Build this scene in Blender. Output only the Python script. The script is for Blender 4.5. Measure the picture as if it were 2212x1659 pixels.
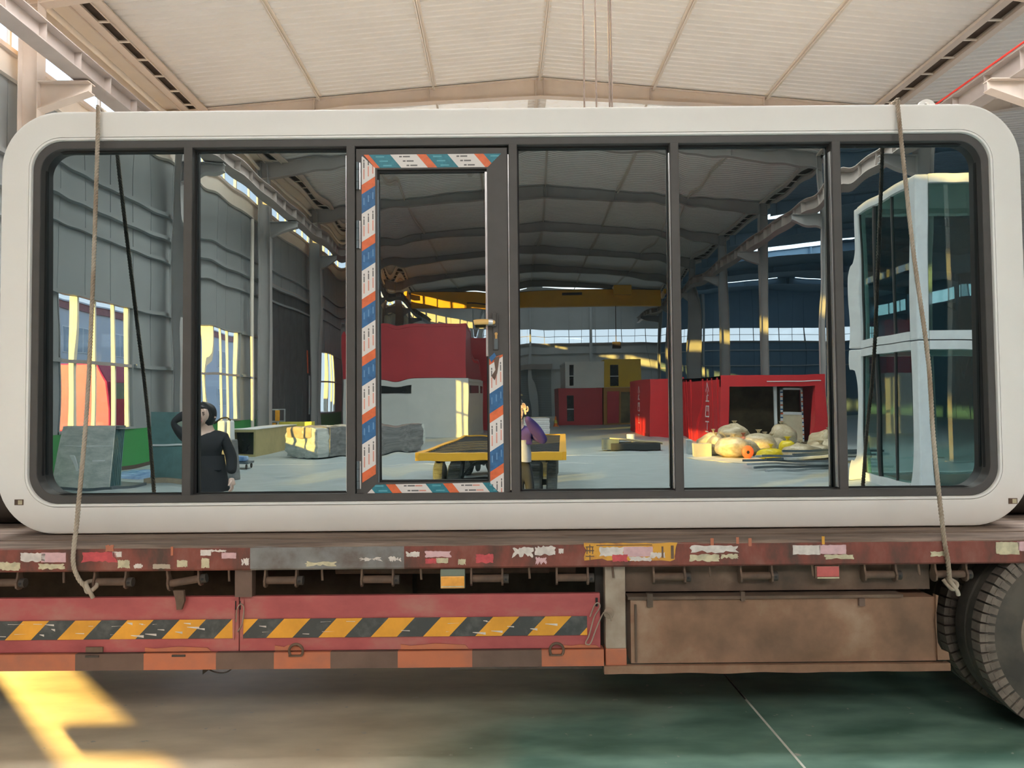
import bpy, bmesh, math, random
from math import radians as R, sin, cos, pi, sqrt, tan, exp
from mathutils import Vector, Matrix, noise as mnoise

# ------------------------------------------------------------------ clear, camera, sky, sun, exposure
for o in list(bpy.data.objects): bpy.data.objects.remove(o, do_unlink=True)
SC = bpy.context.scene
COL = SC.collection
random.seed(7)
YAW, PITCH, ROLL, DIST, HC = R(-0.8), R(2.1), R(0.52), 4.42, 1.72
Q = Matrix.Rotation(YAW, 3, 'Z')                     # cabin / trailer frame -> hall frame
cam_d = bpy.data.cameras.new('camera'); cam = bpy.data.objects.new('camera', cam_d); COL.objects.link(cam)
cam_d.sensor_fit = 'HORIZONTAL'; cam_d.sensor_width = 36.0; cam_d.lens = 36.0*1662.0/2212.0
cam_d.clip_start = 0.05; cam_d.clip_end = 500
_f = Vector((0, cos(PITCH), sin(PITCH))); _r0 = Vector((1, 0, 0)); _u0 = _r0.cross(_f)
_r = cos(ROLL)*_r0 - sin(ROLL)*_u0; _u = sin(ROLL)*_r0 + cos(ROLL)*_u0
_r, _u, _f = Q @ _r, Q @ _u, Q @ _f
mw = Matrix((( _r.x, _u.x, -_f.x), (_r.y, _u.y, -_f.y), (_r.z, _u.z, -_f.z))).to_4x4()
mw.translation = (Q @ Vector((0, -DIST, 0))) + Vector((0, 0, HC))
cam.matrix_world = mw
SC.camera = cam

w = bpy.data.worlds.new('sky'); SC.world = w; w.use_nodes = True
nt = w.node_tree; nt.nodes.clear()
_o = nt.nodes.new('ShaderNodeOutputWorld'); _b = nt.nodes.new('ShaderNodeBackground')
_tc = nt.nodes.new('ShaderNodeTexCoord'); _sx = nt.nodes.new('ShaderNodeSeparateXYZ'); _cr = nt.nodes.new('ShaderNodeValToRGB')
nt.links.new(_tc.outputs['Generated'], _sx.inputs[0]); nt.links.new(_sx.outputs['Z'], _cr.inputs[0])
_cr.color_ramp.elements[0].color = (0.88, 0.92, 0.97, 1); _cr.color_ramp.elements[0].position = 0.0
_cr.color_ramp.elements[1].color = (0.50, 0.68, 0.95, 1); _cr.color_ramp.elements[1].position = 0.7
nt.links.new(_cr.outputs[0], _b.inputs[0]); _b.inputs[1].default_value = 2.2
nt.links.new(_b.outputs[0], _o.inputs[0])

SUN_EL, SUN_H = R(8.2), Vector((0.66, -0.75)).normalized()
sd = bpy.data.lights.new('sun', 'SUN'); sd.energy = 25.0; sd.color = (1.0, 0.58, 0.12); sd.angle = R(0.6)
so = bpy.data.objects.new('sun', sd); COL.objects.link(so)
so.rotation_euler = Vector((SUN_H.x*cos(SUN_EL), SUN_H.y*cos(SUN_EL), -sin(SUN_EL))).to_track_quat('-Z', 'Y').to_euler()
so.location = (-40, 40, 30)
FILL_GLOW, FILL_GLOW_REAR = 14.0, 24.0  # glow of the added roof panels, front and rear
vs = SC.view_settings
vs.view_transform = 'Standard'; vs.look = 'None'; vs.gamma = 1.0; vs.use_curve_mapping = False; vs.exposure = 0.08
SC.cycles.use_denoising = True
SC.cycles.max_bounces = 8; SC.cycles.diffuse_bounces = 5; SC.cycles.glossy_bounces = 4; SC.cycles.transparent_max_bounces = 16
SC.cycles.caustics_reflective = False; SC.cycles.caustics_refractive = False
SC.cycles.sample_clamp_indirect = 6.0

# ------------------------------------------------------------------ materials
MATS = {}
def M(name, col, rough=0.6, metal=0.0, col2=None, var=0.12, scale=4.0, detail=4.0, stretch=(1, 1, 1), bump=0.0,
      emit=None, estr=0.0, lo=0.35, hi=0.65, coords='Object', rvar=0.0, ior=None, spec=None, trans=0.0, alpha=None, tint=None, mid=None):
    m = bpy.data.materials.new(name); m.use_nodes = True
    t = m.node_tree; b = t.nodes['Principled BSDF']
    b.inputs['Roughness'].default_value = rough; b.inputs['Metallic'].default_value = metal
    if ior: b.inputs['IOR'].default_value = ior
    if spec is not None: b.inputs['Specular IOR Level'].default_value = spec
    if trans: b.inputs['Transmission Weight'].default_value = trans
    tc = t.nodes.new('ShaderNodeTexCoord'); mp = t.nodes.new('ShaderNodeMapping'); n = t.nodes.new('ShaderNodeTexNoise')
    mp.inputs['Scale'].default_value = stretch
    t.links.new(tc.outputs[coords], mp.inputs[0]); t.links.new(mp.outputs[0], n.inputs['Vector'])
    n.inputs['Scale'].default_value = scale; n.inputs['Detail'].default_value = detail; n.inputs['Roughness'].default_value = 0.6
    cr = t.nodes.new('ShaderNodeValToRGB')
    if col2 is None:
        c0 = tuple(max(0, c*(1-var)) for c in col); c1 = tuple(min(1, c*(1+var)) for c in col)
    else: c0, c1 = col, col2
    cr.color_ramp.elements[0].position = lo; cr.color_ramp.elements[0].color = (*c0, 1)
    cr.color_ramp.elements[1].position = hi; cr.color_ramp.elements[1].color = (*c1, 1)
    if mid: cr.color_ramp.elements.new((lo+hi)/2).color = (*mid, 1)
    t.links.new(n.outputs['Fac'], cr.inputs[0]); t.links.new(cr.outputs[0], b.inputs['Base Color'])
    if rvar:
        mr = t.nodes.new('ShaderNodeMapRange'); t.links.new(n.outputs['Fac'], mr.inputs[0])
        mr.inputs[3].default_value = max(0.02, rough-rvar); mr.inputs[4].default_value = min(1, rough+rvar)
        t.links.new(mr.outputs[0], b.inputs['Roughness'])
    if bump:
        bp = t.nodes.new('ShaderNodeBump'); bp.inputs['Strength'].default_value = 1.0; bp.inputs['Distance'].default_value = bump
        t.links.new(n.outputs['Fac'], bp.inputs['Height']); t.links.new(bp.outputs[0], b.inputs['Normal'])
    if emit: b.inputs['Emission Color'].default_value = (*emit, 1); b.inputs['Emission Strength'].default_value = estr
    if alpha is not None: b.inputs['Alpha'].default_value = alpha
    MATS[name] = m
    if tint: b.inputs['Specular Tint'].default_value = (*tint, 1)
    return m

M('cabin_white', (0.80, 0.78, 0.75), 0.42, var=0.02, scale=1.5)
M('cabin_trim', (0.83, 0.82, 0.80), 0.35, var=0.02)
M('frame_dark', (0.075, 0.070, 0.068), 0.5, var=0.06, scale=8, spec=0.4)
M('gasket', (0.012, 0.012, 0.013), 0.7)
M('bead', (0.62, 0.62, 0.64), 0.25, metal=0.7)
M('coated_glass', (0.006, 0.010, 0.012), 0.0, var=0.0, ior=4.8, tint=(0.84, 0.97, 1.0))
M('coated_glass_dark', (0.004, 0.008, 0.010), 0.0, var=0.0, ior=2.7)
M('tape_white', (0.74, 0.70, 0.68), 0.5, var=0.03)
M('tape_teal', (0.02, 0.19, 0.25), 0.45, var=0.15, scale=30)
M('tape_blue', (0.03, 0.13, 0.30), 0.45, var=0.2, scale=30)
M('tape_orange', (0.72, 0.15, 0.05), 0.45, var=0.1, scale=30)
M('print_grey', (0.16, 0.15, 0.15), 0.6)
M('print_red', (0.70, 0.32, 0.26), 0.6)
M('print_light', (0.10, 0.36, 0.45), 0.6)
M('print_blue', (0.12, 0.27, 0.48), 0.6)
M('steel', (0.45, 0.45, 0.46), 0.35, metal=0.9)
M('brass', (0.62, 0.40, 0.16), 0.35, metal=0.8)
M('foam_yellow', (0.78, 0.50, 0.18), 0.7, var=0.1)
M('rope', (0.42, 0.36, 0.29), 0.9, col2=(0.20, 0.13, 0.08), scale=9, stretch=(1, 1, 0.25), lo=0.42, hi=0.7)
M('rust_red', (0.075, 0.045, 0.035), 0.75, col2=(0.25, 0.11, 0.085), mid=(0.21, 0.058, 0.042), scale=4.5, stretch=(1.6, 1, 0.8), bump=0.002, lo=0.32, hi=0.72, detail=8)
M('rust_grey', (0.11, 0.075, 0.06), 0.7, col2=(0.25, 0.25, 0.245), mid=(0.19, 0.185, 0.18), scale=5, bump=0.001, detail=8, lo=0.3, hi=0.7)
M('rust_brown', (0.17, 0.105, 0.07), 0.8, col2=(0.085, 0.055, 0.04), scale=6, bump=0.002)
M('deck_wood', (0.27, 0.20, 0.155), 0.85, col2=(0.13, 0.09, 0.07), scale=7, stretch=(0.3, 2.5, 2.5), bump=0.004)
M('guard_red', (0.30, 0.055, 0.06), 0.6, col2=(0.40, 0.17, 0.14), mid=(0.40, 0.085, 0.085), scale=3.0, stretch=(1, 1, 1.8), bump=0.0008, lo=0.28, hi=0.74, detail=7)
M('hazard_yellow', (0.72, 0.33, 0.025), 0.5, var=0.12, scale=6)
M('hazard_black', (0.045, 0.05, 0.05), 0.5, col2=(0.10, 0.105, 0.10), scale=14, lo=0.5, hi=0.75)
M('rail_brown', (0.14, 0.088, 0.068), 0.75, var=0.15, scale=5)
M('rail_orange', (0.50, 0.155, 0.075), 0.65, col2=(0.36, 0.135, 0.085), scale=6, lo=0.42, hi=0.72, detail=7)
M('post_cream', (0.40, 0.33, 0.26), 0.7, col2=(0.27, 0.20, 0.15), scale=5)
M('toolbox', (0.14, 0.08, 0.05), 0.75, col2=(0.38, 0.26, 0.18), mid=(0.25, 0.135, 0.082), scale=2.6, bump=0.003, detail=9, lo=0.30, hi=0.72)
M('toolbox_dark', (0.07, 0.05, 0.036), 0.8, col2=(0.24, 0.17, 0.12), mid=(0.14, 0.09, 0.062), scale=3.4, bump=0.002, detail=8, lo=0.3, hi=0.72)
M('dark_steel', (0.05, 0.042, 0.036), 0.75, var=0.3, scale=8)
M('lens_orange', (0.80, 0.36, 0.05), 0.3, var=0.1, scale=20)
M('lens_red', (0.50, 0.10, 0.09), 0.35, var=0.1, scale=20)
M('lens_green', (0.16, 0.19, 0.15), 0.6)
M('sticker_white', (0.62, 0.56, 0.52), 0.6, var=0.15, scale=22)
M('sticker_pink', (0.60, 0.38, 0.40), 0.6, var=0.1, scale=22)
M('sticker_cream', (0.52, 0.46, 0.31), 0.6, var=0.2, scale=22)
M('sticker_red', (0.50, 0.07, 0.08), 0.6, var=0.2, scale=22)
M('sticker_yellow', (0.66, 0.33, 0.04), 0.6, col2=(0.45, 0.15, 0.04), scale=18, lo=0.5, hi=0.75)
M('tyre', (0.05, 0.045, 0.04), 0.9, col2=(0.10, 0.085, 0.07), scale=5, bump=0.003)
M('tyre_light', (0.13, 0.14, 0.13), 0.85, var=0.2, scale=8)
M('tread_lug', (0.15, 0.12, 0.10), 0.9, var=0.25, scale=14)
M('rim', (0.30, 0.24, 0.19), 0.7, var=0.2, scale=6)
# hall
M('hall_cream', (0.74, 0.67, 0.59), 0.55, var=0.05, scale=0.8)
M('hall_ceiling', (0.72, 0.70, 0.67), 0.42, var=0.04, scale=0.5)
M('hall_steel', (0.62, 0.53, 0.46), 0.55, var=0.06, scale=1.0)
M('runway_steel', (0.40, 0.35, 0.32), 0.6, var=0.08, scale=1.0)
M('column_shaded', (0.40, 0.39, 0.38), 0.55, var=0.06, scale=1.0)  # darker hall_steel copy; dimness of the reflected columns put into the colour
M('rafter_shaded', (0.36, 0.34, 0.325), 0.6, var=0.06, scale=1.0)  # hall_steel copy with the reflected rafters' shade put into its colour
M('wall_sheet', (0.29, 0.31, 0.31), 0.5, var=0.05, scale=0.5)
M('wall_far_sheet', (0.58, 0.58, 0.58), 0.6, var=0.06, scale=0.4)
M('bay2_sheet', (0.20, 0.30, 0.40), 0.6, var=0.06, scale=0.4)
M('dado_green', (0.05, 0.30, 0.085), 0.5, var=0.06, scale=0.7)
M('door_dark', (0.085, 0.085, 0.085), 0.6, var=0.15, scale=2)
M('window_frame', (0.86, 0.80, 0.62), 0.5, var=0.03)
M('gutter_dark', (0.10, 0.075, 0.06), 0.8)
M('red_conduit', (0.65, 0.04, 0.03), 0.5)
M('floor_line', (0.72, 0.70, 0.64), 0.6, var=0.1, scale=6)
M('crane_yellow', (0.90, 0.46, 0.03), 0.45, var=0.06, scale=1.0)
M('crane_dark', (0.08, 0.06, 0.05), 0.6)
M('container_red', (0.46, 0.035, 0.045), 0.45, var=0.06, scale=1.0)
M('container_bright', (0.62, 0.03, 0.035), 0.45, var=0.06, scale=1.0)
M('container_white', (0.66, 0.68, 0.66), 0.5, var=0.04, scale=1.0)
M('container_yellow', (0.62, 0.40, 0.02), 0.5, var=0.06, scale=1.0)
M('container_ochre', (0.42, 0.21, 0.05), 0.55, var=0.1, scale=1.0)
M('container_inner', (0.22, 0.18, 0.10), 0.8, col2=(0.10, 0.08, 0.045), scale=1.2)
M('glass_black', (0.012, 0.013, 0.014), 0.15)
M('white_paint', (0.80, 0.82, 0.82), 0.5, var=0.05)
M('tan_panel', (0.42, 0.36, 0.17), 0.55, var=0.15, scale=1.2)
M('plastic_wrap', (0.42, 0.46, 0.44), 0.18, col2=(0.62, 0.64, 0.60), scale=3.5, bump=0.02, stretch=(1, 1, 2.5))
M('wrap_dark', (0.13, 0.135, 0.14), 0.28, col2=(0.24, 0.245, 0.24), scale=3, bump=0.02, stretch=(0.6, 1, 3))
M('kraft', (0.40, 0.33, 0.24), 0.55, var=0.15, scale=4, bump=0.008)
M('tarp_blue', (0.10, 0.22, 0.45), 0.5, col2=(0.35, 0.52, 0.72), scale=3, bump=0.01)
M('glass_green', (0.14, 0.25, 0.25), 0.05, var=0.1)
M('bag_film', (0.66, 0.56, 0.38), 0.3, col2=(0.46, 0.36, 0.22), scale=9, bump=0.015, detail=6)
M('bag_yellow', (0.80, 0.62, 0.02), 0.4, var=0.15, scale=12, bump=0.01)
M('toy_orange', (0.80, 0.14, 0.05), 0.5)
M('toy_green', (0.15, 0.55, 0.08), 0.5)
M('box_grey', (0.45, 0.50, 0.52), 0.6)
M('board_cream', (0.72, 0.62, 0.44), 0.6, var=0.08, scale=3)
M('profile_grey', (0.50, 0.54, 0.56), 0.35, metal=0.3)
M('profile_dark', (0.12, 0.15, 0.17), 0.4, metal=0.2)
M('timber', (0.62, 0.50, 0.30), 0.7, var=0.15, scale=5, stretch=(0.3, 3, 3))
M('cart_bar', (0.018, 0.018, 0.018), 0.6, var=0.2)
M('coat_black', (0.012, 0.012, 0.014), 0.8, var=0.2, scale=8)
M('coat_purple', (0.055, 0.028, 0.17), 0.7, var=0.2, scale=7)
M('shirt_grey', (0.42, 0.42, 0.46), 0.8)
M('trousers_black', (0.02, 0.02, 0.023), 0.8)
M('trousers_grey', (0.20, 0.20, 0.21), 0.8)
M('skin', (0.72, 0.50, 0.40), 0.5, var=0.04)
M('hair_black', (0.012, 0.010, 0.010), 0.5)
M('lips', (0.42, 0.16, 0.14), 0.5)
M('eye', (0.03, 0.02, 0.02), 0.3)
M('phone_black', (0.02, 0.02, 0.022), 0.2)
M('cable_brown', (0.13, 0.085, 0.06), 0.7)
M('outer_facade', (0.62, 0.66, 0.72), 0.7, var=0.04, scale=0.3)
M('outer_band', (0.36, 0.16, 0.16), 0.7)
M('outer_glass', (0.30, 0.38, 0.46), 0.2)
M('yard', (0.42, 0.40, 0.38), 0.8, var=0.1, scale=0.4)
M('truck_red', (0.55, 0.05, 0.17), 0.4)
M('fill_panel', (0.8, 0.8, 0.78), 0.6, emit=(1.0, 0.945, 0.88), estr=FILL_GLOW)  # added out of view to light the cabin front and reflected hall
M('fill_panel_rear', (0.8, 0.8, 0.78), 0.6, emit=(0.94, 0.97, 1.0), estr=FILL_GLOW_REAR)  # added out of view so floor bounce brightens the ceiling
M('skylight_far', (0.8, 0.8, 0.78), 0.6, emit=(1.0, 0.96, 0.90), estr=0.22)
M('skylight_blue', (0.8, 0.8, 0.8), 0.6, emit=(0.78, 0.91, 1.0), estr=5.0)
M('fill_panel_end', (0.8, 0.8, 0.8), 0.6, emit=(0.92, 0.97, 1.0), estr=3.5)  # added glow near the end wall, to light that wall
M('cone_orange', (0.85, 0.22, 0.03), 0.5)
M('sign_yellow', (0.70, 0.62, 0.10), 0.5)

def pane_mat(name, tint, refl):
    m = bpy.data.materials.new(name); m.use_nodes = True; t = m.node_tree; t.nodes.clear()
    out = t.nodes.new('ShaderNodeOutputMaterial'); tr = t.nodes.new('ShaderNodeBsdfTransparent'); gl = t.nodes.new('ShaderNodeBsdfGlossy')
    mx = t.nodes.new('ShaderNodeMixShader'); mx.inputs[0].default_value = refl
    tr.inputs[0].default_value = (*tint, 1); gl.inputs['Roughness'].default_value = 0.02
    t.links.new(tr.outputs[0], mx.inputs[1]); t.links.new(gl.outputs[0], mx.inputs[2]); t.links.new(mx.outputs[0], out.inputs[0])
    MATS[name] = m
pane_mat('window_glass', (0.95, 0.97, 0.98), 0.05)
pane_mat('house_glass', (0.55, 0.74, 0.72), 0.14)

def floor_material():
    m = bpy.data.materials.new('floor_paint'); m.use_nodes = True; t = m.node_tree; b = t.nodes['Principled BSDF']
    N = t.nodes.new; L = t.links.new
    tc = N('ShaderNodeTexCoord'); sx = N('ShaderNodeSeparateXYZ'); L(tc.outputs['Object'], sx.inputs[0])
    n1 = N('ShaderNodeTexNoise'); n1.inputs['Scale'].default_value = 0.7; n1.inputs['Detail'].default_value = 6; L(tc.outputs['Object'], n1.inputs['Vector'])
    mp = N('ShaderNodeMapping'); mp.inputs['Scale'].default_value = (0.8, 2.0, 1); L(tc.outputs['Object'], mp.inputs[0])
    n2 = N('ShaderNodeTexNoise'); n2.inputs['Scale'].default_value = 2.2; n2.inputs['Detail'].default_value = 8; L(mp.outputs[0], n2.inputs['Vector'])
    n3 = N('ShaderNodeTexNoise'); n3.inputs['Scale'].default_value = 14; n3.inputs['Detail'].default_value = 3; L(tc.outputs['Object'], n3.inputs['Vector'])
    # a worn bare lane along the left of the loading bay, painted green elsewhere
    mr = N('ShaderNodeMapRange'); mr.inputs[1].default_value = -0.9; mr.inputs[2].default_value = 0.35; L(sx.outputs['X'], mr.inputs[0])
    ad = N('ShaderNodeMath'); ad.operation = 'ADD'; L(mr.outputs[0], ad.inputs[0])
    sc = N('ShaderNodeMath'); sc.operation = 'MULTIPLY_ADD'; sc.inputs[1].default_value = 1.6; sc.inputs[2].default_value = -0.8
    L(n1.outputs['Fac'], sc.inputs[0]); L(sc.outputs[0], ad.inputs[1])
    green = N('ShaderNodeValToRGB'); green.color_ramp.elements[0].color = (0.075, 0.155, 0.12, 1); green.color_ramp.elements[1].color = (0.21, 0.35, 0.28, 1)
    green.color_ramp.elements[0].position = 0.35; green.color_ramp.elements[1].position = 0.68; L(n2.outputs['Fac'], green.inputs[0])
    tan_ = N('ShaderNodeValToRGB'); tan_.color_ramp.elements[0].color = (0.46, 0.37, 0.25, 1); tan_.color_ramp.elements[1].color = (0.70, 0.59, 0.43, 1)
    tan_.color_ramp.elements[0].position = 0.3; tan_.color_ramp.elements[1].position = 0.7; L(n2.outputs['Fac'], tan_.inputs[0])
    mx = N('ShaderNodeMixRGB'); L(ad.outputs[0], mx.inputs[0]); L(tan_.outputs[0], mx.inputs[1]); L(green.outputs[0], mx.inputs[2]); mx.use_clamp = True
    # blue-green grey floor, paled to bounce light up the cabin and reflect brighter
    mf = N('ShaderNodeMapRange'); mf.inputs[1].default_value = -0.9; mf.inputs[2].default_value = -2.6; L(sx.outputs['Y'], mf.inputs[0])
    far = N('ShaderNodeValToRGB'); far.color_ramp.elements[0].color = (0.33, 0.39, 0.40, 1); far.color_ramp.elements[1].color = (0.46, 0.52, 0.53, 1)
    far.color_ramp.elements[0].position = 0.3; far.color_ramp.elements[1].position = 0.7; L(n2.outputs['Fac'], far.inputs[0])
    m2 = N('ShaderNodeMixRGB'); L(mf.outputs[0], m2.inputs[0]); L(mx.outputs[0], m2.inputs[1]); L(far.outputs[0], m2.inputs[2])
    # unseen floor behind the trailer, paled to bounce light onto the ceiling
    mb_ = N('ShaderNodeMapRange'); mb_.inputs[1].default_value = 2.0; mb_.inputs[2].default_value = 4.0; L(sx.outputs['Y'], mb_.inputs[0])
    m4 = N('ShaderNodeMixRGB'); L(mb_.outputs[0], m4.inputs[0]); L(m2.outputs[0], m4.inputs[1]); m4.inputs[2].default_value = (0.54, 0.55, 0.56, 1)
    m2 = m4
    # chipped spots
    chip = N('ShaderNodeValToRGB'); chip.color_ramp.elements[0].position = 0.70; chip.color_ramp.elements[1].position = 0.73
    L(n3.outputs['Fac'], chip.inputs[0])
    m3 = N('ShaderNodeMixRGB'); L(chip.outputs[0], m3.inputs[0]); L(m2.outputs[0], m3.inputs[1]); m3.inputs[2].default_value = (0.40, 0.38, 0.33, 1)
    L(m3.outputs[0], b.inputs['Base Color'])
    rr = N('ShaderNodeMapRange'); L(n2.outputs['Fac'], rr.inputs[0]); rr.inputs[3].default_value = 0.28; rr.inputs[4].default_value = 0.6
    L(rr.outputs[0], b.inputs['Roughness'])
    bp = N('ShaderNodeBump'); bp.inputs['Distance'].default_value = 0.002; L(n2.outputs['Fac'], bp.inputs['Height']); L(bp.outputs[0], b.inputs['Normal'])
    MATS['floor_paint'] = m
floor_material()

# ------------------------------------------------------------------ mesh helpers
class MB:
    def __init__(s): s.v = []; s.f = []; s.m = []
    def add(s, vs, fs, mi=0):
        k = len(s.v); s.v += [tuple(v) for v in vs]
        for f in fs: s.f.append(tuple(k+i for i in f)); s.m.append(mi)
        return s
    def box(s, x0, x1, y0, y1, z0, z1, mi=0):
        return s.add([(x0,y0,z0),(x1,y0,z0),(x1,y1,z0),(x0,y1,z0),(x0,y0,z1),(x1,y0,z1),(x1,y1,z1),(x0,y1,z1)],
                     [(0,3,2,1),(4,5,6,7),(0,1,5,4),(1,2,6,5),(2,3,7,6),(3,0,4,7)], mi)
    def obox(s, c, size, rot=None, mi=0):
        hx, hy, hz = size[0]/2, size[1]/2, size[2]/2; c = Vector(c); rot = rot or Matrix.Identity(3)
        vs = [c + rot @ Vector((a*hx, b*hy, d*hz)) for d in (-1, 1) for a, b in ((-1,-1),(1,-1),(1,1),(-1,1))]
        return s.add(vs, [(0,3,2,1),(4,5,6,7),(0,1,5,4),(1,2,6,5),(2,3,7,6),(3,0,4,7)], mi)
    def cyl(s, p0, p1, r0, r1=None, n=12, mi=0, caps=True):
        p0, p1 = Vector(p0), Vector(p1); r1 = r0 if r1 is None else r1
        d = (p1-p0).normalized(); a = d.orthogonal().normalized(); b = d.cross(a)
        vs = [p0 + r0*(cos(2*pi*i/n)*a + sin(2*pi*i/n)*b) for i in range(n)] + [p1 + r1*(cos(2*pi*i/n)*a + sin(2*pi*i/n)*b) for i in range(n)]
        fs = [(i, (i+1) % n, n+(i+1) % n, n+i) for i in range(n)]
        if caps: fs += [tuple(range(n-1, -1, -1)), tuple(range(n, 2*n))]
        return s.add(vs, fs, mi)
    def tube(s, pts, r, n=8, mi=0):
        pts = [Vector(p) for p in pts]; rings = []; up = None
        for i, p in enumerate(pts):
            d = (pts[min(i+1, len(pts)-1)] - pts[max(i-1, 0)]).normalized()
            if up is None: up = d.orthogonal().normalized()
            up = (up - d*up.dot(d)).normalized(); b = d.cross(up)
            rr = r(i/(len(pts)-1)) if callable(r) else r
            rings.append([p + rr*(cos(2*pi*k/n)*up + sin(2*pi*k/n)*b) for k in range(n)])
        vs = [q for g in rings for q in g]; fs = []
        for i in range(len(rings)-1):
            for k in range(n): fs.append((i*n+k, i*n+(k+1) % n, (i+1)*n+(k+1) % n, (i+1)*n+k))
        fs += [tuple(range(n-1, -1, -1)), tuple((len(rings)-1)*n+k for k in range(n))]
        return s.add(vs, fs, mi)
    def prism(s, poly, fn, a, b, mi=0):           # poly of 2-D points, fn(u,v,w)->xyz, extruded w from a to b
        n = len(poly)
        vs = [fn(u, v, a) for u, v in poly] + [fn(u, v, b) for u, v in poly]
        fs = [(i, (i+1) % n, n+(i+1) % n, n+i) for i in range(n)] + [tuple(range(n-1, -1, -1)), tuple(range(n, 2*n))]
        return s.add(vs, fs, mi)
    def lathe(s, prof, n=48, axis='Y', c=(0, 0, 0), mi=0):
        vs = []; c = Vector(c)
        for (r, h) in prof:
            for i in range(n):
                a = 2*pi*i/n
                p = {'Y': (r*cos(a), h, r*sin(a)), 'Z': (r*cos(a), r*sin(a), h), 'X': (h, r*cos(a), r*sin(a))}[axis]
                vs.append(c + Vector(p))
        fs = []
        for j in range(len(prof)-1):
            for i in range(n): fs.append((j*n+i, j*n+(i+1) % n, (j+1)*n+(i+1) % n, (j+1)*n+i))
        return s.add(vs, fs, mi)
    def rings(s, loops, mi=0, cap0=False, cap1=False):
        n = len(loops[0]); vs = [p for l in loops for p in l]; fs = []
        for j in range(len(loops)-1):
            for i in range(n): fs.append((j*n+i, j*n+(i+1) % n, (j+1)*n+(i+1) % n, (j+1)*n+i))
        if cap0: fs.append(tuple(range(n-1, -1, -1)))
        if cap1: fs.append(tuple((len(loops)-1)*n+i for i in range(n)))
        return s.add(vs, fs, mi)
    def mesh(s, name, mats, smooth=None):
        me = bpy.data.meshes.new(name); me.from_pydata([tuple(v) for v in s.v], [], s.f)
        for m in ([mats] if isinstance(mats, str) else mats): me.materials.append(MATS[m])
        for p, mi in zip(me.polygons, s.m): p.material_index = mi
        bm = bmesh.new(); bm.from_mesh(me); bmesh.ops.recalc_face_normals(bm, faces=bm.faces); bm.to_mesh(me); bm.free()
        if smooth is not None:
            me.shade_smooth(); me.set_sharp_from_angle(angle=R(smooth))
        me.update(); return me
    def build(s, name, mats, parent=None, smooth=None, loc=None, rot=None, bevel=0):
        o = bpy.data.objects.new(name, s.mesh(name, mats, smooth)); COL.objects.link(o)
        if parent: o.parent = parent
        if loc is not None: o.location = loc
        if rot is not None: o.rotation_euler = rot
        if bevel:
            md = o.modifiers.new('bevel', 'BEVEL'); md.width = bevel; md.segments = 2; md.limit_method = 'ANGLE'
        return o
def link(name, me, parent=None, loc=(0, 0, 0), rot=(0, 0, 0)):
    o = bpy.data.objects.new(name, me); COL.objects.link(o); o.parent = parent; o.location = loc; o.rotation_euler = rot; return o
def tag(o, label=None, cat=None, group=None, kind=None):
    if label: o['label'] = label
    if cat: o['category'] = cat
    if group: o['group'] = group
    if kind: o['kind'] = kind
    return o
def thing(name, label, cat, loc=(0, 0, 0), rotz=0.0, group=None):
    o = bpy.data.objects.new(name, None); COL.objects.link(o); o.location = loc; o.rotation_euler = (0, 0, rotz)
    o.empty_display_size = 0.2
    return tag(o, label, cat, group)
def struct(o): o['kind'] = 'structure'; return o
def copy_tree(o, parent=None, loc=None, rot=None, label=None):
    c = o.copy(); COL.objects.link(c); c.parent = parent
    if loc is not None: c.location = loc
    if rot is not None: c.rotation_euler = rot
    if label: c['label'] = label
    for ch in [k for k in bpy.data.objects if k.parent == o]: copy_tree(ch, c)
    return c
def sub(name, mb, mats, parent, **k): return mb.build(name, mats, parent, **k)

def rrect(x0, x1, z0, z1, r, y, n=10):
    pts = []
    for cx, cz, a0 in ((x1-r, z1-r, 0), (x0+r, z1-r, 90), (x0+r, z0+r, 180), (x1-r, z0+r, 270)):
        for i in range(n+1):
            a = R(a0 + 90*i/n); pts.append((cx + r*cos(a), y, cz + r*sin(a)))
    return pts

# ================================================================== THE HALL (structure)
RIDGE_X, RIDGE_Z, SLOPE = 1.2, 12.0, 0.09
XL, XR, XR2 = -10.4, 11.9, 33.6            # left wall, valley, far side of the second bay
YF, YB = 41.0, -68.7                       # front and far end walls
FRAMES = [18.9 - 7.3*k for k in range(-2, 12)]
def roofz(x): return RIDGE_Z - SLOPE*abs(x-RIDGE_X)
RIDGE2 = 22.7
def roofz2(x): return RIDGE_Z - SLOPE*abs(x-RIDGE2)

fl = MB(); fl.box(XL-0.2, XR2+0.2, YB-0.2, YF+0.2, -0.2, 0.0)
floor = struct(fl.build('floor', 'floor_paint'))
# floor joints, painted lines and one painted sky glare lie in the floor
def floor_strip(x0, y0, x1, y1, wd, mat, nm):
    d = Vector((x1-x0, y1-y0, 0)); n = Vector((-d.y, d.x, 0)).normalized()*wd/2
    a, b = Vector((x0, y0, 0.0)), Vector((x1, y1, 0.0))
    mb = MB(); h = 0.0025
    mb.add([a-n, b-n, b+n, a+n] + [p+Vector((0, 0, h)) for p in (a-n, b-n, b+n, a+n)], [(0,3,2,1),(4,5,6,7),(0,1,5,4),(1,2,6,5),(2,3,7,6),(3,0,4,7)])
    return mb.build(nm, mat, floor)
floor_strip(1.374, 0.9, 1.383, -2.2, 0.012, 'floor_line', 'floor_joint')
floor_strip(1.37, 5.0, 1.374, 0.2, 0.010, 'dark_steel', 'floor_joint')
floor_strip(-9.0, -16.7, 2.0, -16.5, 0.07, 'floor_line', 'line_glare_strip')
floor_strip(-9.0, -21.5, 1.0, -21.2, 0.06, 'floor_line', 'line_glare_strip')
floor_strip(1.2, -19.3, 5.0, -19.4, 0.07, 'floor_line', 'line_glare_strip')
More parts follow.
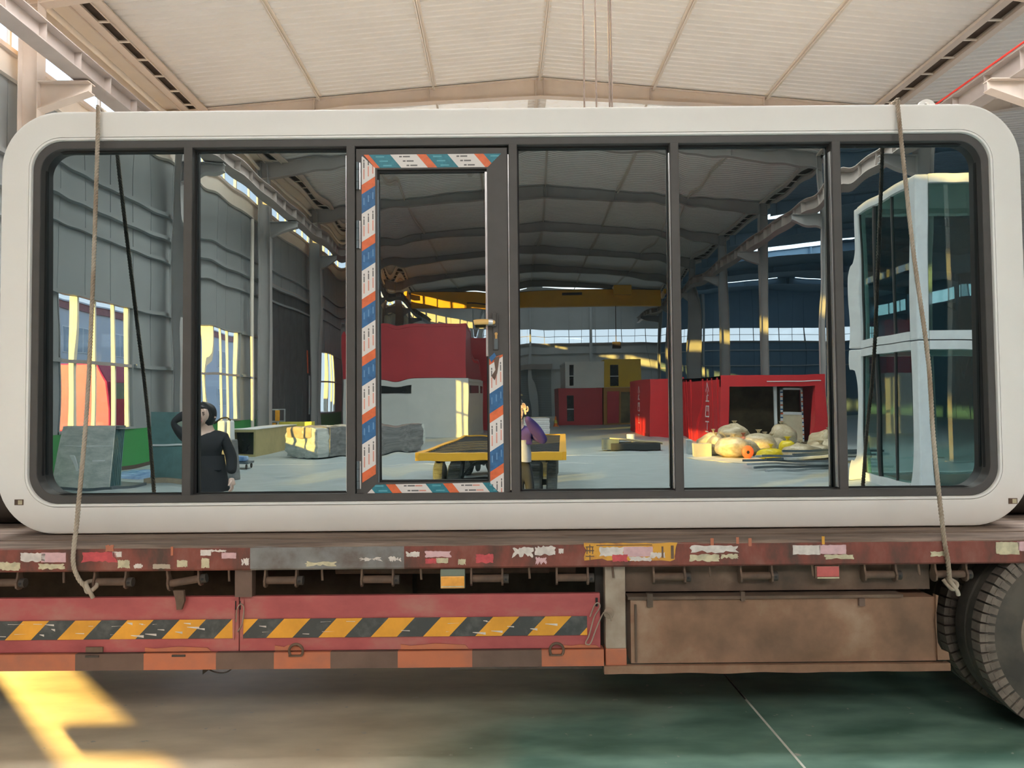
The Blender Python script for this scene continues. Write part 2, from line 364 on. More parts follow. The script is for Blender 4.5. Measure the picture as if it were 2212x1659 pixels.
floor_strip(-0.42, 0.84, 0.60, 0.82, 0.07, 'floor_line', 'line_glare_strip')  # pale strip painting in sky light that glints off the floor

# corrugated roof liner, one mesh per bay (ribs run down the slope)
def corrugated_roof(name, xs, zf, mat, y0, y1, pitch=0.26):
    mb = MB(); n = int((y1-y0)/pitch); prof = []
    for i in range(n):
        y = y0 + i*pitch
        prof += [(y, 0.0), (y+pitch*0.62, 0.0), (y+pitch*0.70, 0.028), (y+pitch*0.92, 0.028)]
    prof.append((y1, 0.0))
    vs = []; m = len(prof)
    for x in xs: vs += [(x, y, zf(x)+h) for y, h in prof]
    fs = [(j*m+i, j*m+i+1, (j+1)*m+i+1, (j+1)*m+i) for j in range(len(xs)-1) for i in range(m-1)]
    mb.add(vs, fs)
    top = [(xs[0], y0, zf(xs[0])+0.12), (xs[0], y1, zf(xs[0])+0.12)]
    for a, b in zip(xs[:-1], xs[1:]):             # outer skin
        mb.add([(a, y0, zf(a)+0.12), (b, y0, zf(b)+0.12), (b, y1, zf(b)+0.12), (a, y1, zf(a)+0.12)], [(0, 1, 2, 3)])
    return struct(mb.build(name, mat))
corrugated_roof('ceiling', [-9.2, RIDGE_X, 11.6], roofz, 'hall_ceiling', YB, YF)
corrugated_roof('ceiling_side_bay', [12.2, RIDGE2, XR2], roofz2, 'hall_ceiling', -20.0, YF)
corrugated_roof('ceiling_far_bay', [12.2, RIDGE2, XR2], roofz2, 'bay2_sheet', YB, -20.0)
# glowing roof panels: some visible skylights, the others added for fill light
def glow_panel(xa, xb, ya, yb, zf, mat='fill_panel'):
    mb = MB(); h = 0.03
    vs = []
    for (x, y) in ((xa, ya), (xb, ya), (xb, yb), (xa, yb)): vs.append((x, y, zf(x)-0.025))
    vs += [(x, y, z+h) for x, y, z in vs]
    mb.add(vs, [(0,3,2,1),(4,5,6,7),(0,1,5,4),(1,2,6,5),(2,3,7,6),(3,0,4,7)])
    o = struct(mb.build('ceiling_glow_panel', mat)); return o
for y in (-21.2, -19.9, -18.6, -17.3, -16.0):
    glow_panel(-7.5, -0.5, y-0.6, y+0.6, roofz); glow_panel(2.9, 9.9, y-0.6, y+0.6, roofz)
for y in (1.5, 3.2, 6.4, 8.4):
    glow_panel(-7.5, -0.5, y-0.6, y+0.6, roofz, 'fill_panel_rear'); glow_panel(2.9, 9.9, y-0.6, y+0.6, roofz, 'fill_panel_rear')
for k in range(3):
    glow_panel(-8.0, 0.9, 20.2+1.5*k, 21.2+1.5*k, roofz, 'skylight_far'); glow_panel(1.5, 10.4, 20.2+1.5*k, 21.2+1.5*k, roofz, 'skylight_far')
glow_panel(13.0, 18.5, 3.5, 4.8, roofz2, 'fill_panel_rear'); glow_panel(13.0, 18.5, 6.0, 7.2, roofz2, 'fill_panel_rear')
glow_panel(12.8, 16.5, -36.2, -35.0, roofz2, 'skylight_blue'); glow_panel(15.2, 21.5, -46.6, -45.3, roofz2, 'skylight_blue')
glow_panel(17.0, 22.0, -62.5, -61.2, roofz2, 'skylight_blue'); glow_panel(23.4, 27.5, -62.5, -61.2, roofz2, 'skylight_blue')
glow_panel(14.0, 20.0, -8.0, -6.8, roofz2, 'skylight_blue'); glow_panel(-7.5, .5, -65.6, -64.2, roofz, 'fill_panel_end'); glow_panel(1.9, 9.9, -65.6, -64.2, roofz, 'fill_panel_end')

# rafters (tapered I-beams), valley purlins, thin purlins
def rafter(y, x0, x1, xm, zf, mat):
    mb = MB(); t = 0.006
    def depth(x): return 0.56 - 0.24*min(1, abs(x-xm)/6.0) if abs(x-xm) < 6 else 0.32 + 0.30*(abs(x-xm)-6)/4.7
    xs = [x0 + (x1-x0)*i/16 for i in range(17)]
    if xm not in xs: xs = sorted(xs+[xm])
    for a, b in zip(xs[:-1], xs[1:]):
        za, zb, da, db = zf(a)-0.03, zf(b)-0.03, depth(a), depth(b)
        mb.add([(a,y-.01,za),(b,y-.01,zb),(b,y-.01,zb-db),(a,y-.01,za-da),(a,y+.01,za),(b,y+.01,zb),(b,y+.01,zb-db),(a,y+.01,za-da)],
               [(0,1,2,3),(4,7,6,5)])
        for zz0, zz1 in ((za, zb), (za-da, zb-db)):
            mb.add([(a,y-.13,zz0),(b,y-.13,zz1),(b,y+.13,zz1),(a,y+.13,zz0),(a,y-.13,zz0-.016),(b,y-.13,zz1-.016),(b,y+.13,zz1-.016),(a,y+.13,zz0-.016)],
                   [(0,1,2,3),(4,7,6,5),(0,4,5,1),(2,6,7,3)])
    for x in (x0+0.3, xm-6.9, xm-3.4, xm-.12, xm+.12, xm+3.4, xm+6.9, x1-0.3):       # stiffener plates
        z = zf(x)-0.03; d = depth(x); mb.box(x-.008, x+.008, y-.12, y+.12, z-d, z)
    return struct(mb.build('roof_beam', mat))
for y in FRAMES:
    rafter(y, -10.2, 11.75, RIDGE_X, roofz, 'hall_steel' if y > -8 else 'rafter_shaded')
    if y < 20: rafter(y, 12.0, XR2-0.2, RIDGE2, roofz2, 'hall_steel' if y > -10 else 'bay2_sheet')
for x in (-5.55, -2.05, RIDGE_X, 4.7, 8.2):
    mb = MB(); z = roofz(x)
    mb.box(x-.035, x+.035, YB, YF, z-.10, z-.075); mb.box(x-.006, x+.006, YB, YF, z-.10, z-.01); mb.box(x-.09, x+.09, YB, YF, z-.004, z+.004)
    struct(mb.build('purlin', 'hall_cream'))
def valley(xa, xb, zz, nm):
    e = bpy.data.objects.new(nm, None); COL.objects.link(e); struct(e)
    for x, wd in ((xa, .13), (xb, .13)):
        mb = MB(); mb.box(x-wd, x+wd, YB, YF, zz-.06, zz-.02); mb.box(x-wd, x-wd+.03, YB, YF, zz-.10, zz-.06); mb.box(x-.01, x+.01, YB, YF, zz-.02, zz+.12)
        mb.build('purlin', 'hall_steel', e)
    mb = MB(); mb.box(xa-(.95 if xa < 0 else .1), xb+.1, YB, YF, zz+.12, zz+.16); mb.build('gutter', 'gutter_dark', e)
    if xa < 0: MB().box(XL-.12, xa-.14, YB, YF, zz-.02, zz+.02).build('eaves_closure', 'hall_cream', e)
    mb = MB(); y = YF-1.0
    mesh = MB().box(xa, xb, -.035, .035, zz-.05, zz-.02).mesh('cross_tie', 'hall_cream')
    while y > YB: link('cross_tie', mesh, e, (0, y, 0)); y -= 0.98
valley(-9.62, -9.06, 11.05, 'trim_1'); valley(11.55, 12.15, 11.05, 'trim_2')
mb = MB(); mb.cyl((-10.0, YB, 10.72), (-10.0, YF, 10.72), .07, n=10); struct(mb.build('trim_3', 'hall_cream', smooth=40))
mb = MB(); mb.cyl((10.72, -12.0, 9.215), (10.72, YF, 9.215), .024, n=8); struct(mb.build('trim_4', 'red_conduit', smooth=40))

# columns with crane brackets, runway beams with stiffeners
def column(x, y, inner, mat='hall_steel', rough=1):
    e = bpy.data.objects.new('column', None); COL.objects.link(e); e.location = (x, y, 0); struct(e)
    h = 10.9; mb = MB()
    mb.box(-.20, -.188, -.15, .15, 0, h); mb.box(.188, .20, -.15, .15, 0, h); mb.box(-.188, .188, -.005, .005, 0, h); mb.box(-.3, .3, -.25, .25, 0, .03)
    mb.build('shaft', mat, e)
    mb = MB(); s = inner; x0, x1 = (.20, 1.25) if s > 0 else (-1.25, -.20)
    mb.box(min(x0, x1), max(x0, x1), -.14, .14, 8.68, 8.70)
    if s > 0: mb.prism([(.20, 8.68), (1.25, 8.68), (1.25, 8.50), (.20, 8.12)], lambda u, v, w_: (u, w_, v), -.008, .008); mb.prism([(.20, 8.12), (1.25, 8.50), (1.25, 8.48), (.20, 8.10)], lambda u, v, w_: (u, w_, v), -.13, .13)
    else: mb.prism([(-.20, 8.68), (-1.25, 8.68), (-1.25, 8.50), (-.20, 8.12)], lambda u, v, w_: (u, w_, v), -.008, .008); mb.prism([(-.20, 8.12), (-1.25, 8.50), (-1.25, 8.48), (-.20, 8.10)], lambda u, v, w_: (u, w_, v), -.13, .13)
    mb.build('crane_bracket', mat, e)
    return e
for y in FRAMES:
    if y > 35: continue
    if YB+1 < y: column(-9.85, y, 1, 'hall_steel' if y > -8 else 'column_shaded'); column(11.6, y, -1, 'hall_steel' if y > -8 else 'column_shaded')
    if y < -15 and y > YB+1: column(33.2, y, -1, 'bay2_sheet')
def runway(x, zb, nm):
    e = bpy.data.objects.new(nm, None); COL.objects.link(e); struct(e)
    mb = MB(); y0, y1 = YB+1, YF-1; zt = 9.18
    mb.box(x-.20, x+.20, y0, y1, zb, zb+.02); mb.box(x-.20, x+.20, y0, y1, zt-.02, zt); mb.box(x-.006, x+.006, y0, y1, zb+.02, zt-.02); mb.box(x-.03, x+.03, y0, y1, zt, zt+.12)
    mb.build('girder', 'runway_steel', e)
    mesh = MB().box(x-.15, x+.15, -.006, .006, zb+.02, zt-.02).mesh('stiffener', 'runway_steel')
    y = y1
    while y > y0: link('stiffener', mesh, e, (0, y, 0)); y -= 1.2
runway(-8.75, 8.745, 'beam_left'); runway(10.95, 8.70, 'beam_right')

# left wall: sheet panels between girts, green dado, windows, clerestory
WIN = [(9.62, 6.2), (2.1, -1.3), (-5.2, -8.6), (-12.5, -15.9), (-20.3, -23.75), (-34.4, -37.8), (-41.7, -45.1), (-49.0, -52.4), (-56.3, -59.7)]
DOOR = (-26.6, -33.9)                       # dark sliding door bay
SUN_GAP = (35.5, 21.0)                          # unseen opening, added so sunlit floor warms the ceiling
wl = bpy.data.objects.new('wall_left', None); COL.objects.link(wl); struct(wl)
def wall_piece(nm, mat, y0, y1, z0, z1, x0=XL-.12, x1=XL):
    mb = MB().box(x0, x1, min(y0, y1), max(y0, y1), z0, z1)
    if nm == 'wall_panel': mb.box(x0, x1-.03, min(y0, y1)-.012, max(y0, y1)+.012, z0, z1)
    return mb.build(nm, mat, wl)
cuts = []
for a, b in WIN: cuts += [a, b]
cuts += list(DOOR) + list(SUN_GAP)
def in_open(y):
    for a, b in WIN:
        if b < y < a: return 'w'
    if DOOR[1] < y < DOOR[0]: return 'd'
    if SUN_GAP[1] < y < SUN_GAP[0]: return 'g'
    return None
edges = sorted(set([YB, YF] + cuts))
for a, b in zip(edges[:-1], edges[1:]):
    k = in_open((a+b)/2); n = max(1, round((b-a)/1.05)); st = (b-a)/n
    for i in range(n):
        p, q = a+i*st, a+(i+1)*st
        g = 0.012
        if k not in ('d', 'g'):
            wall_piece('dado_panel', 'dado_green', p, q, 0.10, 1.08, x1=XL+.01)
            wall_piece('skirting', 'gutter_dark', p, q, 0.0, 0.10, x1=XL+.015)
        if k == 'w': wall_piece('wall_panel', 'wall_sheet', p+g, q-g, 4.34, 8.9)
        elif k in ('d', 'g'): wall_piece('wall_panel', 'wall_sheet', p+g, q-g, 6.55, 8.9)
        else: wall_piece('wall_panel', 'wall_sheet', p+g, q-g, 1.08, 8.9)
wall_piece('clerestory_sill', 'hall_cream', YB, YF, 8.90, 9.42, XL-.12, XL+.06)
wall_piece('girt', 'hall_steel', YB, YF, 9.36, 9.46, XL-.02, XL+.16)
wall_piece('girt', 'hall_cream', YB, YF, 8.84, 8.92, XL-.02, XL+.12)
wall_piece('upper_panel', 'hall_cream', YB, YF, 10.30, 11.12)
wall_piece('girt', 'wall_sheet', YB, YF, 6.46, 6.56, XL, XL+.16); wall_piece('girt', 'wall_sheet', YB, YF, 7.16, 7.26, XL, XL+.14)
wall_piece('girt', 'wall_sheet', YB, YF, 5.85, 5.93, XL, XL+.12)
cl_m = MB().box(XL-.10, XL-.02, -.03, .03, 9.42, 10.30).mesh('clerestory_mullion', 'white_paint')
y = YF
while y > YB: link('clerestory_mullion', cl_m, wl, (0, y, 0)); y -= 1.2167
MB().box(XL-.065, XL-.055, YB, YF, 9.42, 10.30).build('clerestory_pane', 'window_glass', wl)
for a, b in zip(edges[:-1], edges[1:]):     # girts between window bays
    if in_open((a+b)/2) is None:
        wall_piece('girt', 'wall_sheet', a, b, 2.70, 2.80, XL, XL+.10); wall_piece('girt', 'wall_sheet', a, b, 4.24, 4.34, XL, XL+.12)
# windows
wn = 0
for (a, b) in WIN:
    wn += 1
    e = bpy.data.objects.new('window_%d' % wn, None); COL.objects.link(e); e.location = (XL, 0, 0); struct(e)
    def wb(nm, mat, x0, x1, y0, y1, z0, z1): return MB().box(x0, x1, y0, y1, z0, z1).build(nm, mat, e)
    f = MB(); f.box(-.12, .03, a-.06, a, 1.08, 4.34); f.box(-.12, .03, b, b+.06, 1.08, 4.34); f.box(-.12, .05, b, a, 1.08, 1.14); f.box(-.12, .06, b, a, 4.28, 4.34)
    f.build('window_frame', 'wall_sheet', e)
    wb('window_rail', 'runway_steel', -.06, .02, b, a, 2.71, 2.79)
    n = 4
    for i in range(1, n):
        yy = b + (a-b)*i/n; wb('window_bar', 'window_frame', -.14, -.04, yy-.035, yy+.035, 1.14, 4.28)
    wb('window_bar', 'window_frame', -.14, -.04, b+.06, b+.14, 1.14, 4.28); wb('window_bar', 'window_frame', -.14, -.04, a-.12, a-.06, 1.14, 4.28)
    for i in range(n):
        ya, yb = b + (a-b)*i/n, b + (a-b)*(i+1)/n
        for z0, z1 in ((1.14, 2.71), (2.79, 4.28)): wb('window_pane', 'window_glass', -.095, -.090, ya, yb, z0, z1)
# dark sliding door in the left wall
e = bpy.data.objects.new('door_1', None); COL.objects.link(e); e.location = (XL, 0, 0); struct(e)
n = 9
for i in range(n):
    p = DOOR[1] + (DOOR[0]-DOOR[1])*i/n; q = DOOR[1] + (DOOR[0]-DOOR[1])*(i+1)/n
    MB().box(-.08, .02, p+.008, q-.008, 0.02, 6.5).build('door_leaf_panel', 'door_dark', e)
MB().box(-.09, -.03, -30.42, -30.34, .1, 6.0).build('door_gap_strip', 'white_paint', e)
MB().box(-.03, .14, DOOR[1]-.1, DOOR[0]+.1, 6.48, 6.62).build('door_track', 'runway_steel', e)
MB().box(.02, .06, -32.9, -32.7, 1.1, 3.0).build('notice_board', 'white_paint', e)
MB().box(.02, .06, -32.6, -32.4, 3.1, 4.2).build('notice_board', 'toy_orange', e)
# vertical pipe in front of the wall
struct(MB().cyl((XL+.38, -24.0, 0), (XL+.38, -24.0, 8.6), .075, n=12).build('trim_5', 'hall_cream', smooth=40))

# far end wall, front wall, right wall of the side bay
wf = bpy.data.objects.new('wall_far', None); COL.objects.link(wf); struct(wf)
def fpiece(nm, mat, x0, x1, z0, z1, y0=YB-.1, y1=YB):
    mb = MB().box(x0, x1, y0, y1, z0, z1)
    if nm == 'wall_panel': mb.box(x0-.01, x1+.01, y0, y1-.03, z0, z1)
    return mb.build(nm, mat, wf)
x = XL-.12
while x < XR2:
    x1 = min(x+1.25, XR2)
    mt = 'wall_far_sheet' if x < 12 else 'bay2_sheet'
    fpiece('wall_panel', mt, x+.01, x1-.01, 0, 7.0); fpiece('wall_panel', mt, x+.01, x1-.01, 8.25, 12.1)
    fpiece('clerestory_mullion', 'runway_steel', x-.02, x+.02, 7.0, 8.25)
    x = x1
fpiece('clerestory_pane', 'window_glass', XL, XR2, 7.0, 8.25, YB-.055, YB-.045)
fpiece('girt', 'wall_far_sheet', XL, XR2, 6.05, 6.15, YB, YB+.12); fpiece('girt', 'wall_far_sheet', XL, XR2, 4.55, 4.65, YB, YB+.12); fpiece('girt', 'runway_steel', XL, XR2, 6.88, 7.02, YB, YB+.14); fpiece('girt', 'runway_steel', XL, XR2, 7.60, 7.64, YB-.06, YB)
for xx in (-4.4, 1.2, 6.6, 17.0, 22.7, 28.4): fpiece('wall_post', 'wall_far_sheet', xx-.1, xx+.1, 0, 11.6, YB, YB+.3)
# roller door in the far wall
e = bpy.data.objects.new('door_2', None); COL.objects.link(e); e.location = (0.9, YB, 0); struct(e)
for i in range(20): MB().box(-1.6, 2.0, .02, .07 if i % 2 else .06, .23*i+.01, .23*(i+1)).build('door_slat', 'wall_sheet', e)
MB().box(-1.7, 2.1, .02, .4, 4.6, 5.1).build('door_box', 'runway_steel', e)
wfr = struct(MB().box(XL-.12, XR2, YF, YF+.12, 0, 12.1).build('wall_front', 'hall_cream'))
wr = bpy.data.objects.new('wall_right', None); COL.objects.link(wr); struct(wr)
for (z0, z1) in ((0, 9.2), (10.2, 11.2)): MB().box(XR2, XR2+.12, YB, YF, z0, z1).build('wall_panel', 'bay2_sheet', wr)
for i in range(45): MB().box(XR2, XR2+.1, YF-.05-2.44*i, YF+.05-2.44*i, 9.2, 10.2).build('clerestory_mullion', 'white_paint', wr)
MB().box(XR2+.05, XR2+.06, YB, YF, 9.2, 10.2).build('clerestory_pane', 'window_glass', wr)

# outside: yard, neighbouring building, red truck
struct(MB().box(-70, XL-.2, -120, 70, -.3, -.1).build('ground_outside', 'yard'))
b = thing('office_building', 'pale grey two-storey building seen through the side windows', 'building', (-30, -62, -.1))
sub('wall', MB().box(-8, 0, -45, 34, 0, 8.0), 'outer_facade', b); sub('eaves_band', MB().box(-8, .12, -45, 34, 8.0, 8.5), 'outer_band', b); sub('roof', MB().box(-8.2, .2, -45.2, 34.2, 8.5, 8.6), 'outer_facade', b)
for i in range(12):
    for z0 in (1.4, 5.2):
        yy = -42 + 6.2*i
        wnd = sub('window', MB().box(-.05, .05, yy, yy+3.0, z0, z0+1.7), 'white_paint', b)
        for k in range(3): sub('pane', MB().box(.045, .06, yy+.06+k*.98, yy+.98+k*.98-.04, z0+.06, z0+1.64), 'outer_glass', wnd)
t = thing('delivery_truck', 'red truck cab parked outside the side window', 'truck', (-18.0, -27.2, -.1), R(-90))
c = MB(); c.prism([(-1.2, .75), (-1.2, 3.2), (-.7, 3.45), (1.0, 3.45), (1.35, 2.7), (1.45, 1.6), (1.45, .75)], lambda u, v, w_: (w_, u, v), -1.15, 1.15); sub('cab', c, 'truck_red', t, bevel=.06)
sub('side_window', MB().box(1.14, 1.17, -.5, .9, 2.0, 2.75), 'white_paint', t); sub('windscreen', MB().obox((0, 1.42, 2.25), (2.0, .03, .85), Matrix.Rotation(R(-6), 3, 'X')), 'outer_glass', t)
for k in (.0, .25): sub('trim_stripe', MB().box(1.15, 1.17, -1.1, 1.2, 3.05-k, 3.09-k), 'white_paint', t)
sub('bumper', MB().box(-1.15, 1.15, 1.2, 1.55, .4, .85), 'sticker_red', t); sub('cargo_body', MB().box(-1.2, 1.2, -7.5, -1.4, .9, 2.0), 'truck_red', t)
for yy in (.6, -3.4, -6.0):
    for xx in (-1.0, 1.0): sub('wheel', MB().lathe([(.01, -.14), (.5, -.14), (.52, 0), (.5, .14), (.01, .14)], 24, 'X', (xx, yy, .5)), 'tyre', t, smooth=40)

# ================================================================== THE WHITE GLASS-FRONTED CABIN
CZ = 1.045                                   # it stands on the trailer deck
cab = thing('glass_cabin', 'white rounded cabin with six-bay dark-framed mirror glass front on the flatbed', 'cabin', (0, 0, CZ), YAW)
X0, X1, ZH = -2.96, 2.972, 2.453
WX0, WX1, WZ0, WZ1 = -2.776, 2.786, 0.174, 2.277
mb = MB(); N_ = 14
o_ = lambda ins, y, r: rrect(X0+ins, X1-ins, ins, ZH-ins, r-ins, y, N_)
i_ = lambda out, y, r: rrect(WX0-out, WX1+out, WZ0-out, WZ1+out, r+out, y, N_)
mb.rings([o_(0, 2.3, .34), o_(0, .02, .34), o_(.006, .006, .34), o_(.02, 0, .34), i_(.020, 0, .17), i_(.020, .035, .17)], cap0=True)
sub('shell', mb, 'cabin_white', cab, smooth=35)
mb = MB(); mb.rings([i_(.019, .03, .17), i_(.0185, .004, .17), i_(.015, -.003, .17), i_(.004, -.003, .17), i_(.001, .002, .17), i_(.001, .04, .17)])
sub('opening_trim', mb, 'cabin_trim', cab, smooth=40)
# dark window frame: outer ring and mullions
mb = MB(); FW = .043
fr = lambda ins, y: rrect(WX0+ins, WX1-ins, WZ0+ins, WZ1-ins, .17-ins*.8, y, N_)
mb.rings([fr(0, .06), fr(0, .014), fr(.003, .011), fr(FW-.003, .011), fr(FW, .014), fr(FW, .115)])
sub('window_frame', mb, 'frame_dark', cab, smooth=40)
MUL = [-1.876, -0.929, 0.017, 0.958, 1.901]
for x in MUL:
    mb = MB(); z0 = WZ0+FW-.004 if x not in MUL[1:3] else WZ0
    mb.rings([[(x-.025, .115, z0), (x-.025, .014, z0), (x-.022, .0115, z0), (x+.022, .0115, z0), (x+.025, .014, z0), (x+.025, .115, z0)],
              [(x-.025, .115, WZ1-FW+.004), (x-.025, .014, WZ1-FW+.004), (x-.022, .0115, WZ1-FW+.004), (x+.022, .0115, WZ1-FW+.004), (x+.025, .014, WZ1-FW+.004), (x+.025, .115, WZ1-FW+.004)]], cap0=True, cap1=True)
    sub('mullion', mb, 'frame_dark', cab)
# panes: real, slightly wavy sheets (roller wave, stronger near the edges), all leaning a touch forward
TILT = tan(R(0.53))
def wave_pane(x0, x1, z0, z1, yc, nm, parent, mat, seed, amp=1.0, bump_at=None):
    nx, nz = 56, 110; rnd = random.Random(seed); ph = [rnd.uniform(0, 6.28) for _ in range(8)]
    W_, H_ = x1-x0, z1-z0; zc = (z0+z1)/2; vs = []
    def disp(x, z):
        dl, dr = x-x0, x1-x
        e = exp(-dl/.10) + exp(-dr/.10)
        d = 1.5e-4*amp*(0.08+e)*(sin(2*pi*x/.16+ph[0]+.8*sin(2*pi*z/1.3+ph[1])) + .6*sin(2*pi*z/.42+ph[2]))
        d += 9e-5*amp*(sin(2*pi*z/.9+ph[3])*.5+sin(2*pi*(x+.4*z)/.8+ph[4])*.5)
        et = exp(-(z1-z)/.12) + exp(-(z-z0)/.12)
        d += 1.4e-4*amp*et*sin(2*pi*x/.33+ph[5])
        if bump_at:
            bx, bz, s_, a_ = bump_at
            d += a_*exp(-((x-bx)/s_)**2)*(1+.5*sin(2*pi*z/.28+ph[6]))
        return d
    for j in range(nz+1):
        for i in range(nx+1):
            x, z = x0 + W_*i/nx, z0 + H_*j/nz
            vs.append((x, yc - (z-zc)*TILT + disp(x, z), z))
    k = len(vs)
    fs = [(j*(nx+1)+i, j*(nx+1)+i+1, (j+1)*(nx+1)+i+1, (j+1)*(nx+1)+i) for j in range(nz) for i in range(nx)]
    # back sheet gives the pane its thickness
    vs += [(x0, yc+.012 + H_/2*TILT, z0), (x1, yc+.012 + H_/2*TILT, z0), (x1, yc+.012 - H_/2*TILT, z1), (x0, yc+.012 - H_/2*TILT, z1)]
    fs += [(k, k+3, k+2, k+1)]
    me = bpy.data.meshes.new(nm); me.from_pydata(vs, [], fs); me.materials.append(MATS[mat]); me.shade_smooth(); me.update()
    o = bpy.data.objects.new(nm, me); COL.objects.link(o); o.parent = parent; return o
GZ0, GZ1 = WZ0+FW-.015, WZ1-FW+.015
GY = .082
PANES = [(WX0+FW-.012, MUL[0]-.02, 1), (MUL[0]+.02, MUL[1]-.02, 2), (MUL[2]+.02, MUL[3]-.02, 4), (MUL[3]+.02, MUL[4]-.02, 5), (MUL[4]+.02, WX1-FW+.012, 6)]
for a, b_, sd_ in PANES:
    wave_pane(a, b_, GZ0, GZ1, GY, 'glass_pane', cab, 'coated_glass', sd_*3+1, amp=1.0)
    for xx, s_ in ((a+.006, 1), (b_-.006, -1)):
        sub('gasket', MB().box(xx-.008, xx+.008, GY-.022, GY-.001, GZ0+.008, GZ1-.008), 'gasket', cab)
    sub('gasket', MB().box(a, b_, GY-.03, GY-.004, GZ1-.024, GZ1-.006), 'gasket', cab); sub('gasket', MB().box(a, b_, GY-.022, GY, GZ0+.006, GZ0+.02), 'gasket', cab)
for x in (MUL[2]-.0255, MUL[3]-.0255, MUL[4]-.0255, MUL[1]-.0255):            # bright glazing beads on the mullion flanks
    sub('glazing_bead', MB().box(x-.006, x+.0005, .030, .066, WZ0+FW+.01, WZ1-FW-.05), 'bead', cab)
# door leaf
door = bpy.data.objects.new('door', None); COL.objects.link(door); door.parent = cab; door.empty_display_size = .1
DX0, DX1, DZ0, DZ1 = -0.902, -0.012, 0.172, 2.226
GX0, GX1, DGZ0, DGZ1 = -0.776, -0.137, 0.278, 2.098
dy0, dy1 = .022, .085
def frame_ring(x0, x1, z0, z1, a0, a1, c0, c1, ya, yb):
    mb = MB(); L = lambda x0, x1, z0, z1, y: [(x0, y, z0), (x1, y, z0), (x1, y, z1), (x0, y, z1)]
    mb.rings([L(x0, x1, z0, z1, yb), L(x0, x1, z0, z1, ya), L(a0, a1, c0, c1, ya), L(a0, a1, c0, c1, yb)]); return mb
sub('rebate', frame_ring(DX0-.004, DX1+.006, DZ0-.012, DZ1+.008, DX0+.04, DX1-.03, DZ0+.03, DZ1-.03, .05, .11), 'gasket', door)
sub('leaf_frame', frame_ring(DX0+.004, DX1-.006, DZ0+.004, DZ1-.006, GX0, GX1, DGZ0, DGZ1, dy0, dy1), 'frame_dark', door)
sub('inner_gasket', frame_ring(GX0-.001, GX1+.001, DGZ0-.001, DGZ1+.001, GX0+.008, GX1-.008, DGZ0+.008, DGZ1-.014, dy0+.016, dy1), 'gasket', door)
sub('glazing_bead', MB().box(GX1-.011, GX1+.001, dy0-.003, dy0+.02, 1.0, DGZ1-.02), 'bead', door)
sub('glazing_bead', MB().box(GX0-.003, GX0+.008, dy0+.004, dy0+.02, DGZ0, DGZ1-.06), 'profile_dark', door)
wave_pane(GX0+.002, GX1-.002, DGZ0+.002, DGZ1-.002, .062, 'glass_pane', door, 'coated_glass', 33, amp=1.0, bump_at=(GX0+.10, 1.2, .055, 2.2e-4))
# protective tape on the door frame
def clip(poly, nx, nz, d):
    out = []
    for i in range(len(poly)):
        p, q = poly[i], poly[(i+1) % len(poly)]; a = nx*p[0]+nz*p[1]-d; b = nx*q[0]+nz*q[1]-d
        if a <= 0: out.append(p)
        if (a < 0 < b) or (b < 0 < a):
            t_ = a/(a-b); out.append((p[0]+(q[0]-p[0])*t_, p[1]+(q[1]-p[1])*t_))
    return out
def clip_to(poly, region):
    n = len(region); area = sum(region[i][0]*region[(i+1) % n][1]-region[(i+1) % n][0]*region[i][1] for i in range(n))
    for i in range(n):
        p, q = region[i], region[(i+1) % n]; nx, nz = (q[1]-p[1]), -(q[0]-p[0])
        if area < 0: nx, nz = -nx, -nz
        poly = clip(poly, nx, nz, nx*p[0]+nz*p[1])
        if len(poly) < 3: return []
    return poly
def tape(region, horiz, phase, mats, seq, skew, nm, flip=1):
    """region: convex quad (x,z); bands of seq (length, material index) repeat along the tape with a skew"""
    mb = MB(); xs = [p[0] for p in region]; zs = [p[1] for p in region]
    lo, hi = (min(xs), max(xs)) if horiz else (min(zs), max(zs)); c0, c1 = (min(zs), max(zs)) if horiz else (min(xs), max(xs))
    pos = lo - .5 + phase; k = 0; y = dy0-.0006
    while pos < hi+.4:
        ln, mi = seq[k % len(seq)]; a, b_ = pos, pos+ln
        if horiz: q = [(a-skew*flip*0, c0), (b_, c0), (b_-skew, c1), (a-skew, c1)]
        else: q = [(c0, a), (c0, b_), (c1, b_+skew), (c1, a+skew)]
        pl = clip_to(q, region)
        if pl: mb.prism(pl, lambda u, v, w_: (u, w_, v), y-.0006, y+.0006, mi)
        # print: short dashes of unreadable lettering
        rows = 3
        for r_ in range(rows):
            f_ = (r_+.5)/rows
            if horiz:
                zc = c0 + (c1-c0)*f_; s0 = a - skew*f_ + .03
                segs = ((.012, .028, 3), (.034, .075, 3), (.078, .118, 4)) if mi == 0 else ((.0, .05, 5),)
                for u0, u1, pm_ in segs:
                    if mi == 2: continue
                    if s0+u1 > b_-skew*f_-.01: continue
                    pl = clip_to([(s0+u0, zc-.004), (s0+u1, zc-.004), (s0+u1, zc+.004), (s0+u0, zc+.004)], region)
                    if len(pl) > 2: mb.prism(pl, lambda u, v, w_: (u, w_, v), y-.0011, y-.0005, pm_)
            else:
                xc = c0 + (c1-c0)*f_; s0 = a + skew*f_ + .025
                segs = ((.0, .03, 4), (.03, .06, 4), (.066, .10, 3), (.104, .116, 3)) if mi == 0 else ((.02, .06, 5),)
                for u0, u1, pm_ in segs:
                    if mi == 2: continue
                    if s0+u1 > b_+skew*f_-.01: continue
                    pl = clip_to([(xc-.0035, s0+u0), (xc+.0035, s0+u0), (xc+.0035, s0+u1), (xc-.0035, s0+u1)], region)
                    if len(pl) > 2: mb.prism(pl, lambda u, v, w_: (u, w_, v), y-.0011, y-.0005, pm_)
        pos += ln; k += 1
    return sub(nm, mb, mats, door)
TW = .078
